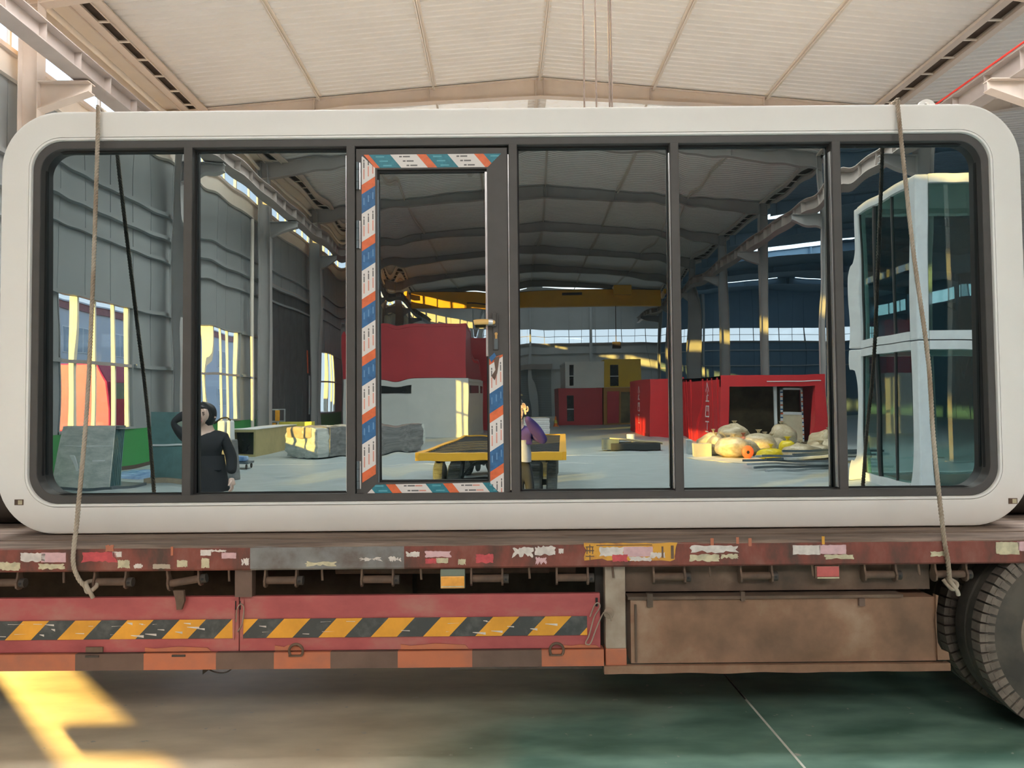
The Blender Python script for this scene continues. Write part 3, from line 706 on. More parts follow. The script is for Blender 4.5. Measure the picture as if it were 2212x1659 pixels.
TM = ['tape_white', 'tape_teal', 'tape_orange', 'print_grey', 'print_red', 'print_light']
BM = ['tape_white', 'tape_blue', 'tape_orange', 'print_grey', 'print_red', 'print_blue']
tx0, tx1, tz0, tz1 = -.866, -.052, .188, 2.185
seqh = [(.125, 1), (.155, 0), (.055, 2)]
tape([(tx0+.012, tz1), (tx0+TW, tz1-TW), (tx1-TW, tz1-TW), (tx1, tz1)], True, .259, TM, seqh, .065, 'protective_tape')
tape([(tx0, tz0), (tx1-.012, tz0), (tx1-TW, tz0+TW+.006), (tx0+TW, tz0+TW)], True, .266, TM, [(.10, 1), (.055, 2), (.175, 0)], .065, 'protective_tape')
tape([(tx0, tz0+.004), (tx0+TW, tz0+TW), (tx0+TW, tz1-TW), (tx0, tz1-.004)], False, .585, BM, [(.055, 2), (.165, 0), (.115, 1)], .05, 'protective_tape')
tape([(tx1-TW, tz0+TW), (tx1, tz0), (tx1, 1.01), (tx1-TW, .985)], False, .255, BM, [(.055, 2), (.115, 1), (.165, 0)], .05, 'protective_tape')
sub('loose_tape_end', MB().prism([(-.105, .99), (-.07, 1.0), (-.085, .90), (-.10, .86), (-.118, .885), (-.095, .92)], lambda u, v, w_: (u, w_, v), dy0-.006, dy0-.002), 'rail_brown', door)
sub('loose_tape_end', MB().prism([(-.131, .99), (-.10, 1.02), (-.09, 1.0), (-.118, .965)], lambda u, v, w_: (u, w_, v), dy0-.008, dy0-.003), 'tape_blue', door)
# hinges and handle
for z0, z1 in ((1.98, 2.138), (1.634, 1.795), (.243, .402)):
    h = sub('hinge', MB().cyl((-.888, dy0-.012, z0), (-.888, dy0-.012, z1), .0085, n=12), 'profile_dark', door, smooth=40)
    for f_ in (.28, .72): sub('knuckle_gap', MB().cyl((-.888, dy0-.012, z0+(z1-z0)*f_-.001), (-.888, dy0-.012, z0+(z1-z0)*f_+.001), .009, n=12), 'gasket', h)
    sub('hinge_leaf', MB().box(-.884, -.872, dy0-.006, dy0, z0, z1), 'bead', h)
hd = sub('handle', MB().box(-.108, -.075, dy0-.010, dy0, 1.035, 1.25), 'frame_dark', door, bevel=.004)
sub('handle_block', MB().box(-.112, -.086, dy0-.028, dy0-.008, 1.17, 1.25), 'frame_dark', hd, bevel=.004)
mb = MB(); mb.tube([(-.10, dy0-.03, 1.192), (-.12, dy0-.045, 1.193), (-.155, dy0-.05, 1.194), (-.20, dy0-.05, 1.193), (-.216, dy0-.05, 1.19)], lambda t_: .012 if t_ < .25 else .017-.004*abs(t_-.6), 10)
sub('foam_lever_wrap', mb, 'foam_yellow', hd, smooth=50)
sub('clear_wrap', MB().cyl((-.135, dy0-.046, 1.193), (-.110, dy0-.04, 1.192), .020, n=12), 'bead', hd, smooth=50)
mb = MB(); mb.lathe([(.0005, -.006), (.009, -.006), (.009, 0)], 14, 'Y', (-.089, dy0-.008, 1.128)); mb.box(-.095, -.083, dy0-.016, dy0-.006, 1.10, 1.125); sub('key_cylinder', mb, 'brass', hd)
sub('escutcheon', MB().box(-.100, -.080, dy0-.013, dy0-.008, 1.04, 1.10), 'profile_dark', hd)
# lifting lugs and corner inserts
for x, y in ((2.487, .10), (2.487, 2.2), (-2.47, 1.9)):
    mb = MB(); pr = [(-.055, -.005), (.055, -.005)] + [(.042*cos(a*pi/12)*1.15, .028+.036*sin(a*pi/12)) for a in range(0, 13)]
    ho = [(.014*cos(-a*2*pi/12), .030+.014*sin(-a*2*pi/12)) for a in range(12)]
    out = [(.05*cos(a*2*pi/24), .022+.042*sin(a*2*pi/24)) for a in range(24)]; inn = [(.016*cos(a*2*pi/24), .03+.016*sin(a*2*pi/24)) for a in range(24)]
    L = lambda pts, yy: [(x+u, yy, ZH+v) for u, v in pts]
    mb.rings([L(out, y), L(inn, y), L(inn, y+.02), L(out, y+.02), L(out, y)]); sub('lifting_lug', mb, 'cabin_white', cab, smooth=40)
for x, z in ((-2.824, .186), (2.856, .142)):
    p = sub('corner_socket', MB().box(x-.025, x+.025, -.003, .004, z-.016, z+.016), 'rust_brown', cab)
    sub('socket_liner', MB().box(x-.004, x+.020, -.005, .0, z-.012, z+.012), 'sticker_cream', p)

# ================================================================== THE FLATBED TRAILER
tr = thing('flatbed_trailer', 'rusty red flatbed trailer with yellow-black striped side guard under the cabin', 'trailer', (0, 0, 0), YAW)
TX0, TX1, TY0, TY1 = -7.5, 7.0, -.36, 2.14
for i in range(12):
    y0 = TY0 + i*(TY1-TY0)/12; y1 = y0 + (TY1-TY0)/12 - .008
    if i == 0:
        n = 240; vs = []; rnd = random.Random(3)
        for k in range(n+1):
            x = TX0 + (TX1-TX0)*k/n
            h = .010*mnoise.noise((x*1.7, 3.1, 0)) + .006*mnoise.noise((x*6, 7.1, 0))
            lift = max(0, mnoise.noise((x*1.1, 9.2, 0)))*.028
            vs += [(x, y0-.004+.004*mnoise.noise((x*9, 0, 0)), 1.028+h*.5), (x, y0+.02, 1.036+h), (x, y0+.11, 1.034+lift), (x, y1, 1.036), (x, y1, .99), (x, y0, .99)]
        m_ = 6; fs = []
        for k in range(n):
            for j in range(m_): fs.append((k*m_+j, k*m_+(j+1) % m_, (k+1)*m_+(j+1) % m_, (k+1)*m_+j))
        fs += [tuple(range(6)), tuple(n*6+j for j in (5, 4, 3, 2, 1, 0))]
        mb = MB(); mb.add(vs, fs)
    else: mb = MB().box(TX0, TX1, y0, y1, .99, 1.040)
    sub('deck_board', mb, 'deck_wood', tr)
def side_rail(yf, s):
    mb = MB(); segs = 90
    for k in range(segs):
        xa, xb = TX0 + (TX1-TX0)*k/segs, TX0 + (TX1-TX0)*(k+1)/segs
        mi = 1 if -1.30 < (xa+xb)/2 < -.55 else 0
        mb.add([(xa, yf, .915), (xb, yf, .915), (xb, yf, 1.022), (xa, yf, 1.022), (xa, yf+s*.012, .905), (xb, yf+s*.012, .905), (xa, yf+s*.05, .905), (xb, yf+s*.05, .905), (xa, yf+s*.05, 1.028), (xb, yf+s*.05, 1.028), (xa, yf+s*.008, 1.028), (xb, yf+s*.008, 1.028)],
               [(0,1,2,3),(0,4,5,1),(4,6,7,5),(6,8,9,7),(8,10,11,9),(10,3,2,11)], mi)
    return sub('side_rail', mb, ['rust_red', 'rust_grey'], tr)
rail = side_rail(-.366, 1); side_rail(2.146, -1)
# torn stickers and paint patches on the side rail
def px2x(px): return (px-1104)*.002448
def px2z(px, py): return .972 - (py - (1199 - .0091*(px-1106)))*.00245
rnd = random.Random(11)
def patch(px0, py0, px1, py1, mat, nm='sticker_remnant', n=9, rough=.25, yoff=0.0):
    cx, cy, hx, hy = (px0+px1)/2, (py0+py1)/2, (px1-px0)/2, (py1-py0)/2; pts = []
    quad = [(-1, -1), (1, -1), (1, 1), (-1, 1)]; sd_ = rnd.random()*50
    for q in range(4):
        (ua, va), (ub, vb) = quad[q], quad[(q+1) % 4]; steps = 12 if q % 2 == 0 else 5
        for k in range(steps):
            t_ = k/steps; u, v = ua+(ub-ua)*t_, va+(vb-va)*t_
            nz = abs(mnoise.noise((u*2.2+sd_, v*2.2, 0)))*rough*1.6 + abs(mnoise.noise((u*7+sd_, v*7, 3)))*rough*.7
            pts.append((px2x(cx+hx*u*(1-nz*.5)), px2z(cx+hx*u, cy+hy*v*(1-nz*1.5))))
    mb = MB(); mb.prism(pts, lambda u, v, w_: (u, w_, v), -.3685-yoff, -.3655); return sub(nm, mb, mat, rail)
for a in ((50, 1193, 105, 1214, 'sticker_white'), (95, 1193, 148, 1214, 'sticker_pink', .05), (0, 1212, 52, 1232, 'sticker_cream'), (88, 1216, 148, 1230, 'sticker_cream', .4),
          (180, 1190, 260, 1215, 'sticker_red', .3), (232, 1176, 250, 1192, 'rail_orange'), (247, 1191, 267, 1203, 'sticker_white', .1), (258, 1208, 285, 1227, 'sticker_cream'), (292, 1216, 313, 1228, 'sticker_white', .4),
          (385, 1208, 408, 1225, 'sticker_cream'), (333, 1217, 372, 1228, 'post_cream'), (435, 1187, 458, 1200, 'sticker_white', .1), (437, 1204, 455, 1227, 'sticker_cream'), (480, 1193, 512, 1206, 'sticker_pink', .1), (455, 1186, 492, 1193, 'sticker_white', .5), (522, 1203, 540, 1222, 'sticker_white', .6),
          (657, 1211, 727, 1223, 'sticker_cream', .5), (773, 1201, 825, 1212, 'sticker_white', .8), (835, 1200, 865, 1214, 'sticker_white', .6), (873, 1190, 905, 1204, 'sticker_white', .4), (912, 1189, 972, 1204, 'sticker_pink', .3), (915, 1205, 940, 1217, 'sticker_red', .2), (938, 1204, 965, 1216, 'sticker_cream', .2), (985, 1206, 1002, 1220, 'sticker_cream', .3),
          (1022, 1195, 1062, 1217, 'sticker_red', .3), (1100, 1180, 1148, 1205, 'sticker_white', .5), (1148, 1178, 1195, 1200, 'sticker_white', .3), (1150, 1201, 1176, 1220, 'sticker_pink', .6), (1200, 1184, 1211, 1196, 'sticker_white', .3),
          (1252, 1171, 1456, 1212, 'sticker_yellow', .18, .0), (1286, 1180, 1340, 1202, 'sticker_white', .25, .001), (1338, 1180, 1402, 1202, 'sticker_pink', .06, .001), (1314, 1196, 1348, 1213, 'sticker_red', .25, .0015), (1350, 1201, 1400, 1212, 'sticker_white', .3, .0015), (1395, 1191, 1428, 1206, 'sticker_white', .5, .0012),
          (1480, 1176, 1590, 1195, 'sticker_white', .4), (1478, 1195, 1545, 1213, 'sticker_cream', .3), (1545, 1194, 1585, 1207, 'sticker_cream', .5), (1700, 1177, 1760, 1198, 'sticker_white', .1), (1756, 1176, 1815, 1197, 'sticker_pink', .1), (1765, 1196, 1832, 1208, 'sticker_cream', .4), (1993, 1190, 2030, 1202, 'sticker_cream', .3), (2134, 1170, 2185, 1198, 'sticker_cream', .1), (2180, 1169, 2230, 1190, 'sticker_pink', .1),
          (1525, 1162, 1532, 1178, 'rail_orange', .1), (1580, 1160, 1586, 1175, 'rail_orange', .1), (1606, 1162, 1613, 1180, 'rail_orange', .1), (1763, 1158, 1769, 1176, 'sticker_yellow', .1), (372, 1180, 377, 1200, 'rail_orange', .1)):
    patch(a[0], a[1], a[2], a[3], a[4], rough=a[5] if len(a) > 5 else .25, yoff=a[6] if len(a) > 6 else 0)
def bar(px0, py0, px1, py1, mat):
    mb = MB(); mb.box(px2x(px0), px2x(px1), -.3706, -.3660, px2z(px0, py1), px2z(px0, py0)); return sub('sticker_print', mb, mat, rail)
for a in ((1258, 1180, 1275, 1182), (1258, 1188, 1276, 1190), (1260, 1182, 1262, 1196), (1272, 1182, 1274, 1196), (1266, 1176, 1268, 1194), (1258, 1200, 1276, 1202), (1266, 1198, 1268, 1210), (1281, 1177, 1400, 1178.5), (1420, 1180, 1424, 1204), (1440, 1178, 1446, 1206)): bar(*a, 'rust_brown')
# chassis, cross members, lashing winches, pegs
for y in (.45, 1.35): sub('chassis_beam', MB().box(TX0, TX1, y-.07, y+.07, .55, .985), 'dark_steel', tr)
for k in range(15): sub('cross_member', MB().box(TX0+.3+k*1.0, TX0+.38+k*1.0, -.31, 2.08, .90, .985), 'dark_steel', tr)
sub('air_tank', MB().cyl((-1.9, .30, .72), (-.6, .30, .72), .13, n=20), 'dark_steel', tr, smooth=40)
sub('hanging_pipe', MB().cyl((-1.0, -.05, .84), (.2, -.05, .835), .022, n=10), 'rust_brown', tr, smooth=40)
sub('hanging_pipe', MB().obox((.20, -.02, .845), (.30, .06, .05), Matrix.Rotation(R(4), 3, 'Y')), 'rust_brown', tr)
sub('gap_blackout', MB().box(.44, .50, -.22, -.20, .38, .91), 'dark_steel', tr)  # dark plate added so the gap by the post stays black
sub('side_sill', MB().box(-1.47, -1.38, -.33, -.27, .76, .91), 'rail_brown', tr)
WINCH = [-2.70, -2.13, -1.74, -1.23, -.72, -.142, .309, .82, 1.28, 1.934, 2.306]
for i, x in enumerate(WINCH):
    e = bpy.data.objects.new('winch', None); COL.objects.link(e); e.parent = tr; e.location = (x, -.31, .846); e.empty_display_size = .05
    tiltb = R(-9) if i == 2 else 0
    e.rotation_euler = (0, tiltb, 0)
    for s in (-1, 1):
        mb = MB(); pr = [(-.030, -.028), (-.012, -.040), (.012, -.040), (.030, -.028), (.034, .0), (.020, .028), (.014, .075), (-.014, .075), (-.020, .028), (-.034, 0)]
        mb.prism(pr, lambda u, v, w_: (w_, u, v), s*.082-.005, s*.082+.005); sub('bracket', mb, 'rust_brown', e)
    sub('drum', MB().cyl((-.082, 0, -.004), (.082, 0, -.004), .020, n=14), 'rust_brown', e, smooth=40)
    mb = MB(); mb.cyl((.082, 0, -.006), (.115, 0, -.006), .024, n=12); sub('hub', mb, 'dark_steel', e, smooth=40)
    sub('bar_hole', MB().cyl((.100, -.0255, -.006), (.100, -.020, -.006), .007, n=10), 'gasket', e)
for x in (-2.37, -1.50, -1.01, -.49, .08, .52, 1.03, 1.57, 2.13):
    sub('rope_peg', MB().cyl((x, -.335, .905), (x+.004, -.34, .845), .006, n=8), 'rust_brown', tr, smooth=40)
mb = MB(); mb.prism([(-1.77, .70), (-1.745, .70), (-1.73, .745), (-1.735, .80), (-1.79, .80), (-1.775, .745)], lambda u, v, w_: (u, w_, v), -.345, -.325); sub('winch_pawl', mb, 'rust_brown', tr)
# reflectors
rf = sub('side_reflector', MB().box(-.386, -.256, -.345, -.325, .797, .900), 'lens_green', tr, bevel=.004); sub('lens', MB().box(-.383, -.259, -.352, -.344, .800, .863), 'lens_orange', rf, bevel=.006); sub('lens_edge', MB().box(-.380, -.262, -.354, -.351, .806, .812), 'sticker_cream', rf)
rf = sub('side_reflector', MB().box(1.583, 1.712, -.345, -.325, .832, .900), 'rust_brown', tr, bevel=.004); sub('lens', MB().box(1.590, 1.708, -.351, -.344, .842, .896), 'lens_red', rf, bevel=.004); sub('lens_edge', MB().box(1.592, 1.706, -.353, -.350, .834, .841), 'sticker_cream', rf)
# side guard: two panels, hazard tape, lower rail, post
GYF = -.305
for xa, xb in ((-7.4, -1.458), (-1.452, .455)):
    n = 60; mb = MB(); vs = []
    for k in range(n+1):
        x = xa + (xb-xa)*k/n
        for z in (.472, .52, .58, .64, .70, .757): vs.append((x, GYF + .004*mnoise.noise((x*2.2, z*5, 1.0)), z))
        vs.append((x, GYF+.03, .757)); vs.append((x, GYF+.03, .472))
    fs = [(k*8+j, k*8+(j+1) % 8, (k+1)*8+(j+1) % 8, (k+1)*8+j) for k in range(n) for j in range(8)] + [tuple(range(8)), tuple(n*8+j for j in range(7, -1, -1))]
    mb.add(vs, fs); gp = sub('guard_panel', mb, 'guard_red', tr, smooth=40)
    reg = [(xa+.01, .541), (min(xb-.02, .385), .541), (min(xb-.02, .385), .640), (xa+.01, .640)]
    mb = MB(); per = .276; x = -8.0 + .066
    k = 0
    while x < xb+.3:
        pl = clip_to([(x, .541), (x+per/2, .541), (x+per/2+.095, .640), (x+.095, .640)], reg)
        if pl: mb.prism(pl, lambda u, v, w_: (u, w_, v), GYF-.0075, GYF-.005, k % 2)
        x += per/2; k += 1
    # scuffs
    rr = random.Random(5)
    for _ in range(26 if xa < -3 else 16):
        sx = rr.uniform(max(xa, -3)+.1, xb-.2); sz = rr.uniform(.555, .625); l_ = rr.uniform(.02, .07)
        mb.add([(sx, GYF-.0079, sz), (sx+l_, GYF-.0079, sz+rr.uniform(-.012, .004)), (sx+l_, GYF-.0079, sz+.002), (sx, GYF-.0079, sz+.0025)], [(0, 1, 2, 3)], 2)
    sub('hazard_tape', mb, ['hazard_yellow', 'hazard_black', 'sticker_white'], gp)
mb = MB(); marks = [-7.4, -3.4, -2.31, -1.95, -1.57, -1.265, -.968, -.614, -.222, .143, .47]; cols_ = [0, 1, 0, 1, 0, 1, 0, 1, 0, 1]
for (a, b_), ci in zip(zip(marks[:-1], marks[1:]), cols_): mb.box(a, b_, GYF-.02, GYF+.06, .383, .468, ci)
sub('lower_rail', mb, ['rail_brown', 'rail_orange'], tr)
def opaint(x0, x1, h): return sub('paint_overspray', MB().prism([(x0, .474), (x1, .474), (x1-.02, .474+h*.7), ((x0+x1)/2, .474+h), (x0+.05, .474+h*.6), (x0, .474+h*.9)], lambda u, v, w_: (u, w_, v), GYF-.0065, GYF-.003), 'rail_orange', tr)
opaint(-1.95, -1.60, .025); opaint(-1.265, -1.12, .03); opaint(-.60, -.24, .03); opaint(.25, .45, .018)
def shackle(x, z):
    mb = MB(); mb.tube([(x+.036*cos(a), GYF-.03, z+.036*sin(a)) for a in [R(q) for q in range(-40, 230, 15)]], .007, 8); mb.box(x-.04, x+.03, GYF-.03, GYF-.015, z-.03, z-.022); return sub('latch_ring', mb, 'rust_brown', tr, smooth=50)
shackle(-1.146, .478); shackle(.222, .470)
for x in (-1.765, -2.22): sub('latch_staple', MB().box(x-.035, x+.035, GYF-.026, GYF-.018, .452, .462), 'dark_steel', tr)
sub('latch_flap', MB().box(-2.26, -2.17, GYF-.012, GYF-.004, .475, .502), 'rust_brown', tr)
# lock wires
def wire(pts, nm='lock_wire', r=.0035, mat='post_cream'): return sub(nm, MB().tube(pts, r, 6), mat, tr, smooth=60)
def smooth_path(pts, k=6):
    out = []
    for i in range(len(pts)-1):
        p0, p1, p2, p3 = [Vector(pts[max(0, min(len(pts)-1, j))]) for j in (i-1, i, i+1, i+2)]
        for s in range(k):
            t_ = s/k; out.append(.5*((2*p1)+(-p0+p2)*t_+(2*p0-5*p1+4*p2-p3)*t_*t_+(-p0+3*p1-3*p2+p3)*t_**3))
    out.append(Vector(pts[-1])); return out
wire(smooth_path([(-1.465, GYF-.02, .63), (-1.455, GYF-.03, .70), (-1.435, GYF-.03, .725), (-1.42, GYF-.03, .70), (-1.43, GYF-.03, .62), (-1.455, GYF-.025, .58)]))
for x in (-1.476, -1.444, .437): sub('latch_slot', MB().box(x-.006, x+.006, GYF-.008, GYF-.004, .69, .735), 'gasket', tr)
for x in (-1.482, -1.436): sub('rust_drip', MB().prism([(x-.008, .74), (x+.008, .74), (x+.004, .53), (x-.004, .53)], lambda u, v, w_: (u, w_, v), GYF-.0092, GYF-.0080), 'guard_red', tr)
wire(smooth_path([(.40, GYF-.02, .64), (.425, GYF-.03, .705), (.445, GYF-.03, .712), (.45, GYF-.03, .69), (.42, GYF-.03, .64), (.395, GYF-.025, .55), (.375, GYF-.03, .51), (.38, GYF-.03, .50), (.40, GYF-.03, .505), (.43, GYF-.03, .58), (.465, GYF-.03, .655), (.485, GYF-.03, .668), (.505, GYF-.03, .65), (.51, GYF-.03, .62)]))
wire(smooth_path([(-1.66, GYF+.02, .40), (-1.60, GYF+.02, .36), (-1.53, GYF+.02, .355), (-1.47, GYF+.02, .40)]), 'hanging_cable', .004, 'dark_steel'); wire(smooth_path([(-2.05, GYF+.02, .39), (-1.98, GYF+.02, .372), (-1.88, GYF+.02, .39)]), 'hanging_cable', .003, 'dark_steel')
for x, w_ in ((-2.17, .05), (-2.10, .05), (-1.69, .10), (-1.41, .05), (-1.36, .04), (-1.0, .03), (-.95, .02), (-.48, .02), (-.42, .02)):
    mb = MB(); mb.prism([(x, .39), (x+w_, .39), (x, .39-w_*.75)], lambda u, v, ww: (u, ww, v), -.20, -.19); sub('gusset', mb, 'dark_steel', tr)
mb = MB(); mb.box(.482, .590, GYF-.01, GYF+.08, .468, .905, 0); mb.box(.480, .592, GYF-.013, GYF+.08, .375, .470, 1); sub('guard_post', mb, ['post_cream', 'rail_orange'], tr, bevel=.006)
sub('post_knob', MB().lathe([(.0005, -.004), (.022, -.004), (.028, 0), (.028, .002)], 20, 'Y', (.500, GYF-.012, .655)), 'post_cream', tr, smooth=40)
# side panel and tool box
def dented(nm, xa, xb, za, zb, yf, dep, mat, amp, seed, par=tr):
    nx, nz = 40, 14; vs = []
    for j in range(nz+1):
        for i in range(nx+1):
            x, z = xa+(xb-xa)*i/nx, za+(zb-za)*j/nz
            e = min(1, 8*min(i/nx, 1-i/nx), 4*min(j/nz, 1-j/nz))
            vs.append((x, yf + e*amp*mnoise.noise((x*2.1, z*4.0, seed)), z))
    k = len(vs); vs += [(xa, yf+dep, za), (xb, yf+dep, za), (xb, yf+dep, zb), (xa, yf+dep, zb)]
    fs = [(j*(nx+1)+i, j*(nx+1)+i+1, (j+1)*(nx+1)+i+1, (j+1)*(nx+1)+i) for j in range(nz) for i in range(nx)] + [(k, k+3, k+2, k+1)]
    a = nx+1
    fs += [tuple([i for i in range(a)][::-1]) + (k, k+1), tuple(nz*a+i for i in range(a)) + (k+2, k+3), tuple(j*a for j in range(nz+1)) + (k+3, k), tuple(j*a+nx for j in range(nz+1))[::-1] + (k+1, k+2)]
    mb = MB(); mb.add(vs, fs); return sub(nm, mb, mat, par, smooth=30)
dented('upper_side_panel', .545, 2.225, .755, .905, -.265, .03, 'toolbox_dark', .008, 2.0)
tbx = dented('tool_box', .615, 2.222, .392, .725, -.315, .45, 'toolbox', .022, 5.0)
sub('box_lid_edge', MB().box(.60, 2.05, -.33, .1, .727, .742), 'toolbox_dark', tr); sub('hinge_tab', MB().box(1.815, 1.845, -.337, -.318, .685, .725), 'rail_brown', tbx); sub('hinge_tab', MB().box(.70, .73, -.34, -.31, .69, .76), 'toolbox_dark', tbx); sub('hinge_tab', MB().box(1.195, 1.215, -.335, -.31, .715, .765), 'toolbox_dark', tbx)
mb = MB(); n = 60; vs = []
for k in range(n+1):
    x = .47 + (2.285-.47)*k/n; zb = .345 + .006*mnoise.noise((x*5, 0, 4)); vs += [(x, -.335+.003*mnoise.noise((x*8, 2, 0)), .384), (x, -.337, zb), (x, -.30, zb), (x, -.30, .384)]
fs = [(k*4+j, k*4+(j+1) % 4, (k+1)*4+(j+1) % 4, (k+1)*4+j) for k in range(n) for j in range(4)] + [(0, 1, 2, 3), (n*4+3, n*4+2, n*4+1, n*4)]
mb.add(vs, fs); sub('box_lip', mb, 'toolbox', tr)
sub('box_end_plate', MB().prism([(2.222, .40), (2.285, .40), (2.28, .44), (2.245, .452), (2.225, .49), (2.215, .60), (2.235, .735), (2.222, .74)], lambda u, v, w_: (u, w_, v), -.33, -.30), 'toolbox', tr)
sub('box_seam', MB().box(.635, .645, -.331, -.31, .40, .70), 'toolbox_dark', tbx)
# wheels: dual tyres with shoulder lugs
def wheel(x, y0, y1, lugs, nm='wheel'):
    r = .512; m_ = (y0+y1)/2; wd = y1-y0
    e = bpy.data.objects.new(nm, None); COL.objects.link(e); e.parent = tr; e.location = (x, 0, r); e.empty_display_size = .1
    mb = MB(); prof = [(.285, y0+.015), (.30, y0+.004), (.36, y0-.004), (.43, y0), (.470, y0+.012), (.494, y0+.03), (.502, y0+.06), (.504, m_-.01), (.494, m_), (.504, m_+.01), (.502, y1-.06), (.494, y1-.03), (.46, y1-.008), (.38, y1), (.285, y1-.015)]
    mb.lathe(prof, 72, 'Y'); sub('tyre', mb, 'tyre', e, smooth=35)
    mb = MB(); nl = 60
    for k in range(nl):
        a = 2*pi*k/nl; ro = Matrix.Rotation(-a, 3, 'Y')
        mb.obox(ro @ Vector((.489, y0+.040, 0)), (.044, .075, .042), ro); mb.obox(ro @ Vector((.458, y0+.006, 0)), (.050, .012, .034), ro)
    lg = sub('tread_lugs', mb, 'tread_lug', e); lg['kind'] = 'stuff'
    mb = MB(); mb.lathe([(.29, y0+.02), (.278, y0+.005), (.268, y0+.008), (.262, y0+.05), (.18, y0+.09), (.12, y0+.09), (.115, y0+.03), (.0005, y0+.03)], 48, 'Y'); sub('rim', mb, 'rim', e, smooth=35)
    for k in range(10):
        a = 2*pi*k/10; sub('wheel_nut', MB().cyl((.15*cos(a), y0+.06, .15*sin(a)), (.15*cos(a), y0+.095, .15*sin(a)), .014, n=6), 'rust_brown', e)
for x in (2.955, 4.25):
    wheel(x, -.335, -.05, True); wheel(x, .0, .285, True); wheel(x, 1.50, 1.785, True); wheel(x, 1.83, 2.115, True)
    sub('axle', MB().cyl((x, -.2, .512), (x, 2.0, .512), .06, n=14), 'dark_steel', tr, smooth=40)
for x in (-4.6, -6.2): sub('landing_leg', MB().box(x-.06, x+.06, .35, .5, 0, .9), 'dark_steel', tr)
for xa, xb in ((-4.6, -3.02), (3.05, 4.7)): sub('dark_cover_roll', MB().cyl((xa, .55, 1.27), (xb, .55, 1.27), .23, n=20), 'dark_steel', tr, smooth=40)  # invented dark rolls, covering sunlit deck beside the cabin
# far-side guard rail, and unseen box added to block light on the floor
sub('lower_rail', MB().box(-4.45, .47, 2.04, 2.10, .418, .484), 'rail_brown', tr); sub('tool_box', MB().box(.6, 2.30, 1.6, 2.08, .24, .90), 'toolbox', tr)

# ================================================================== ROPES OVER THE CABIN, HOIST CABLES
def rope(nm, label, pts, knot):
    e = thing(nm, label, 'rope', (0, 0, 0), YAW, 'ropes lashing the cabin to the trailer')
    path = smooth_path(pts, 14); n = len(path)
    L = [0]
    for i in range(1, n): L.append(L[-1] + (path[i]-path[i-1]).length)
    # resample
    tot = L[-1]; m_ = int(tot/.009); samp = []; j = 0
    for k in range(m_+1):
        s = tot*k/m_
        while j < n-2 and L[j+1] < s: j += 1
        samp.append(path[j].lerp(path[j+1], (s-L[j])/max(1e-9, L[j+1]-L[j])))
    for st in range(3):
        sp = []; up = Vector((0, -1, 0))
        for k, p in enumerate(samp):
            d = (samp[min(k+1, m_)] - samp[max(k-1, 0)]).normalized(); u = (up - d*up.dot(d)); u = u.normalized() if u.length > 1e-4 else d.orthogonal().normalized(); v = d.cross(u)
            a = 2*pi*(tot*k/m_)/.055 + st*2*pi/3; sp.append(p + .0062*(cos(a)*u + sin(a)*v))
        sub('strand', MB().tube(sp, .0066, 6), 'rope', e, smooth=70)
    kx, ky, kz = knot
    sub('knot', MB().tube(smooth_path([(kx-.03, ky, kz+.02), (kx, ky-.03, kz-.025), (kx+.035, ky-.01, kz), (kx+.01, ky+.03, kz+.02), (kx-.01, ky-.025, kz+.02), (kx+.02, ky-.035, kz-.03), (kx+.03, ky-.03, kz-.055)]), .011, 8), 'rope', e, smooth=70)
    return e
rope('tie_rope', 'frayed grey-brown rope running down the front over the leftmost glass pane', [(-2.40, 2.42, 1.0), (-2.40, 2.34, 3.40), (-2.39, 2.25, 3.53), (-2.388, .2, 3.512), (-2.386, -.005, 3.508), (-2.383, -.022, 3.46), (-2.372, -.05, 3.2), (-2.33, -.16, 2.40), (-2.30, -.26, 1.75), (-2.295, -.345, 1.20), (-2.292, -.378, 1.05), (-2.291, -.385, .95), (-2.27, -.37, .87), (-2.24, -.35, .82)], (-2.23, -.33, .825))
rope('tie_rope', 'frayed grey-brown rope running down the front over the rightmost glass pane', [(2.25, 2.42, 1.0), (2.25, 2.34, 3.40), (2.25, 2.25, 3.53), (2.25, .2, 3.512), (2.25, -.005, 3.508), (2.252, -.022, 3.46), (2.255, -.05, 3.2), (2.26, -.13, 2.60), (2.27, -.23, 2.0), (2.25, -.30, 1.55), (2.245, -.375, 1.08), (2.26, -.382, .93), (2.275, -.365, .86), (2.285, -.35, .80)], (2.29, -.335, .80))
h = thing('crane_hoist', 'thin brown hoist cables hanging down behind the white cabin', 'hoist', (1.42, 7.0, 3.9))
for x in (1.227, 1.409, 1.61, 1.645): sub('cable', MB().cyl((x-1.42, 0, 0), (x-1.42, 0, 6.2), .014, n=8), 'cable_brown', h, smooth=50)
sub('hook_block', MB().box(-.25, .27, -.12, .12, -.5, .02), 'crane_yellow', h, bevel=.03); sub('hook', MB().tube(smooth_path([(0, 0, -.5), (0, 0, -.65), (.09, 0, -.78), (0, 0, -.88), (-.09, 0, -.80)]), .03, 10), 'crane_dark', h, smooth=60)
sub('trolley', MB().box(-.7, .8, -.6, .6, 6.15, 6.6), 'crane_yellow', h, bevel=.02); sub('bridge', MB().box(-9.9, 8.9, -.95, -.62, 5.45, 6.1), 'crane_yellow', h)

